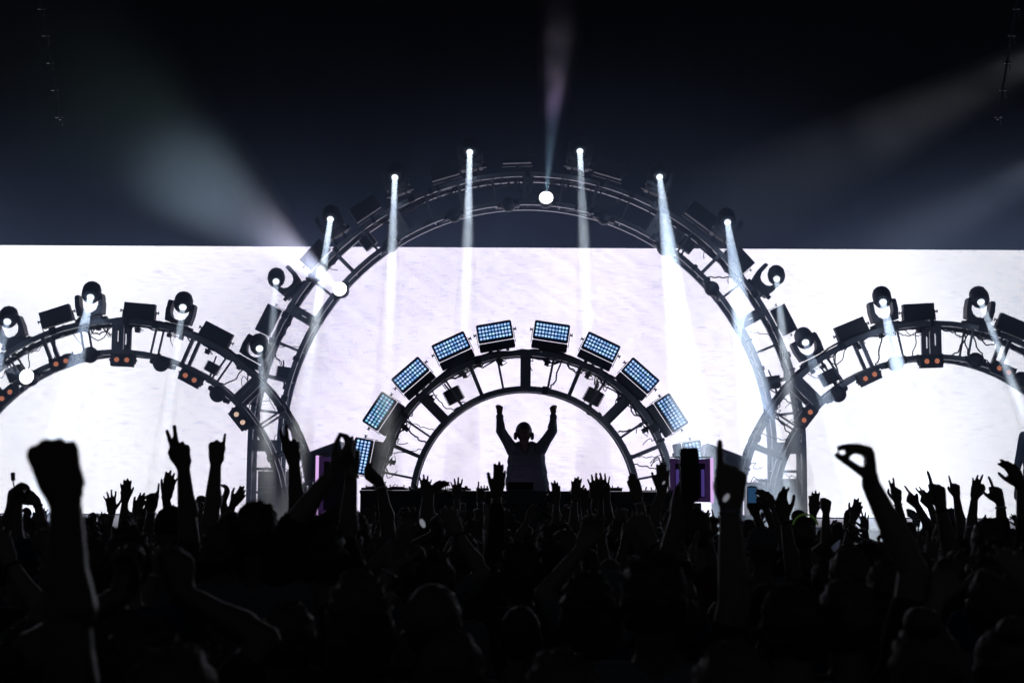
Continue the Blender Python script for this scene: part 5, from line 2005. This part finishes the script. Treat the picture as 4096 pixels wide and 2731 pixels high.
hc = L_(2096, 1733, 17.14)
skinp, handp, jk, tr_ = MB(), MB(), MB(), MB()
MH = Matrix.Translation(hc) @ Matrix.Rotation(R(180) + R(6), 4, 'Z') @ Matrix.Rotation(R(-8), 4, 'X') @ Matrix.Scale(1.1, 4)
skinp.ell((0, -0.008, 0.012), (0.074, 0.092, 0.102), M=MH)
skinp.ell((0, 0.022, -0.045), (0.058, 0.066, 0.075), M=MH)
skinp.ell((0, 0.066, -0.098), (0.026, 0.024, 0.02), M=MH)
skinp.add(*cap_geo((0, 0.088, 0.002), (0, 0.108, -0.03), 0.008, 0.013), M=MH)
skinp.add(*cap_geo((-0.02, 0.088, -0.062), (0.02, 0.088, -0.062), 0.007, 0.007), M=MH)
skinp.add(*cap_geo((-0.042, 0.076, 0.018), (-0.012, 0.084, 0.014), 0.009, 0.009), M=MH)
skinp.add(*cap_geo((0.012, 0.084, 0.014), (0.042, 0.076, 0.018), 0.009, 0.009), M=MH)
for sx in (-1, 1):
    skinp.ell((sx * 0.077, -0.004, -0.012), (0.009, 0.02, 0.032), M=MH, n=10, m=8)
    skinp.ell((sx * 0.036, 0.066, -0.03), (0.02, 0.018, 0.02), M=MH, n=10, m=8)
neck0 = L_(2100, 1800, 17.2)
skinp.cap(neck0, hc + Vector((0, 0.01, -0.06)), 0.062, 0.055)
skinp.cap((0, 0.02, 1.0), neck0 + Vector((0, 0.02, -0.1)), 0.08, 0.07)
for sx in (-1, 1):
    skinp.cap((sx * 0.09, 0, 0.95), (sx * 0.12, 0.02, 0.5), 0.085, 0.055)
    skinp.cap((sx * 0.12, 0.02, 0.5), (sx * 0.13, 0.0, 0.08), 0.055, 0.038)
    skinp.cap((sx * 0.13, 0.03, 0.04), (sx * 0.15, -0.16, 0.03), 0.035, 0.03)
# arms: shoulders, elbows, wrists as in the photo
SH = [(L_(2052, 1800, 17.22), L_(2003, 1722, 17.0), L_(1998, 1655, 16.94), L_(2000, 1618, 16.92), -1),
      (L_(2158, 1800, 17.22), L_(2210, 1722, 17.0), L_(2214, 1655, 16.94), L_(2209, 1616, 16.92), 1)]
for S, E_, W_, T_, sx in SH:
    handp.cap(W_, W_ + (E_ - W_) * 0.4, 0.026, 0.032)
    handp.cap(W_ + (E_ - W_) * 0.4, E_, 0.032, 0.04)
    handp.cap(E_, S, 0.042, 0.05)
    hand_pieces(handp, W_, T_ - W_, sx, 'djfist', 28, 1.0)
    mid = W_.lerp(E_, 0.16)
    jk.cap(mid, W_.lerp(E_, 0.34), 0.047, 0.043)
    jk.cap(W_.lerp(E_, 0.34), E_, 0.044, 0.058)
    jk.cap(E_, E_.lerp(S, 0.5), 0.060, 0.066)
    jk.cap(E_.lerp(S, 0.5), S, 0.066, 0.086)
    # creases at the elbow
    for q, rr_ in ((0.78, 0.062), (0.62, 0.055)):
        c_ = W_.lerp(E_, q)
        jk.ell(c_ + Vector((sx * -0.006, 0, 0)), (rr_, rr_ * 0.9, 0.012), n=12, m=8)
    for q, rr_ in ((0.2, 0.070), (0.42, 0.073)):
        c_ = E_.lerp(S, q)
        jk.ell(c_, (rr_, rr_ * 0.9, 0.016), n=12, m=8)
cl, cr = L_(2066, 1830, 17.2), L_(2146, 1830, 17.2)
hl_, hr_ = L_(2058, 1950, 17.2), L_(2160, 1950, 17.2)
jk.cap(cl, cr, 0.098, 0.098)
for t in range(9):
    f = t / 8
    a, b = cl.lerp(hl_, f), cr.lerp(hr_, f)
    jk.cap(a, b, 0.104 + 0.010 * f + 0.007 * math.sin(t * 2.2), 0.102 + 0.012 * f + 0.004 * math.cos(t * 1.7))
jk.cap(SH[0][0], L_(2078, 1780, 17.2), 0.070, 0.052)
jk.cap(SH[1][0], L_(2126, 1780, 17.2), 0.070, 0.052)
jk.cap(L_(2058, 1962, 17.2), L_(2160, 1962, 17.2), 0.097, 0.097)
body = MB()
body.add(*remesh(skinp, 0.009, 3))
body.add(*remesh(handp, 0.0055, 2))
body.build('body', dj_skin, root, smooth=True)
jv, jf = remesh(jk, 0.009, 2)
jv = [tuple(Vector(v) + Vector((0.4, -1, 0.3)) * 0.009 * noise.noise(Vector((v[0] * 9, v[1] * 9, v[2] * 14)))) for v in jv]
m = MB()
m.add(jv, jf)
m.build('jacket', jacket_m, root, smooth=True)
# collar, placket, pocket flaps, straps standing proud of the jacket
m = MB()
nc = neck0
for sx in (-1, 1):
    m.prism([(nc.x + sx * 0.02, nc.z - 0.07), (nc.x + sx * 0.105, nc.z - 0.03), (nc.x + sx * 0.10, nc.z + 0.045), (nc.x + sx * 0.06, nc.z + 0.03)][::sx], -0.095, -0.05)
    m.prism([(nc.x + sx * 0.045, nc.z + 0.0), (nc.x + sx * 0.105, nc.z + 0.0), (nc.x + sx * 0.09, nc.z + 0.065), (nc.x + sx * 0.055, nc.z + 0.05)][::sx], -0.05, 0.06)
m.build('collar', jacket_m, root)
m = MB()
m.box((0.02, -0.108, 0.66 + 0.4), (0.035, 0.012, 0.42), 0, Matrix.Rotation(R(3), 4, 'Y'))
m.build('placket', jacket_m, root)
for (qx, qz) in ((-0.1, 0.36), (0.11, 0.38), (-0.1, 0.27), (0.11, 0.27), (-0.02, 0.27), (0.09, 0.10), (-0.09, 0.10)):
    m = MB()
    zz = 0.9 + qz
    m.prism([(qx - 0.055, zz - 0.012), (qx, zz + 0.004), (qx + 0.055, zz - 0.012), (qx + 0.05, zz + 0.012), (qx, zz + 0.022), (qx - 0.05, zz + 0.012)], -0.108, -0.086)
    m.build('pocket_flap', jacket_m, root)
m = MB()
for sx in (-1, 1):
    m.cap((sx * 0.085, 0, 0.95), (sx * 0.12, 0.02, 0.5), 0.10, 0.075)
    m.cap((sx * 0.12, 0.02, 0.5), (sx * 0.13, 0, 0.1), 0.075, 0.06)
t_ = MB()
t_.add(*remesh(m, 0.02, 3))
t_.build('trousers', trouser_m, root, smooth=True)
link('hair', get_hair('buzz', 2, hair_m[0]), root, MH @ Matrix.Scale(1.03, 4))
hp = link('headphones', None, root, MH)
m = MB()
m.tube([(0.084 * math.sin(R(a)), -0.03, 0.010 + 0.108 * math.cos(R(a))) for a in range(-100, 101, 10)], 0.008, 8)
m.build('headband', black_m, hp, smooth=True)
for sx in (-1, 1):
    m = MB()
    m.lathe([(0.034, -0.014), (0.042, -0.006), (0.042, 0.012), (0.03, 0.02)], 18, 0, Matrix.Translation((sx * 0.090, -0.012, -0.03)) @ Matrix.Rotation(R(90 * sx), 4, 'Y'))
    m.build('ear_cup', black_m, hp)
for sx in (-1, 1):
    m = MB()
    m.ell((sx * 0.028, 0.080, 0.0), (0.012, 0.008, 0.006), n=10, m=6)
    m.build('eye', white_m, root, MH)
# violet screen added on the booth to light his face from below
r = empty('added_laptop', Matrix.Translation((bx - 0.05, DY + 0.42, bz)), 'laptop open on the booth before the performer, its violet screen added to light him', 'added_laptop')
m = MB()
m.rprism(0, 0, 0.32, 0.012, -0.11, 0.11, 0.005)
m.build('base', black_m, r)
m = MB()
ML = Matrix.Translation((-0.02, -0.11, 0.012)) @ Matrix.Rotation(R(28), 4, 'X')
m.rprism(0, 0.05, 0.30, 0.10, -0.004, 0.004, 0.008, 0, ML)
m.build('lid', black_m, r)
m = MB()
m.rprism(0, 0.05, 0.28, 0.085, 0.0045, 0.0055, 0.004, 0, ML)
m.build('screen', emit('violet_fill_display', (0.60, 0.35, 0.75), 0.6, True), r)
# person standing on the stage at the right edge
ex = P(4138, 1900, 20.2)
A1 = dict(wrist=P(4066, 1960, 20.1), edir=Vector((0.03, 0.02, 1)), direc=Vector((0.0, 0, -1)), pose='relaxed', side=-1, roll=20, s=0.95, shoulder=-1, sleeve=0.5)
person(ex.x, 20.2, 1.52, [A1], 'dark figure standing on the stage, cut off by the right edge', None, 'short', False, 1, 1, z0=RZ, seed=3)
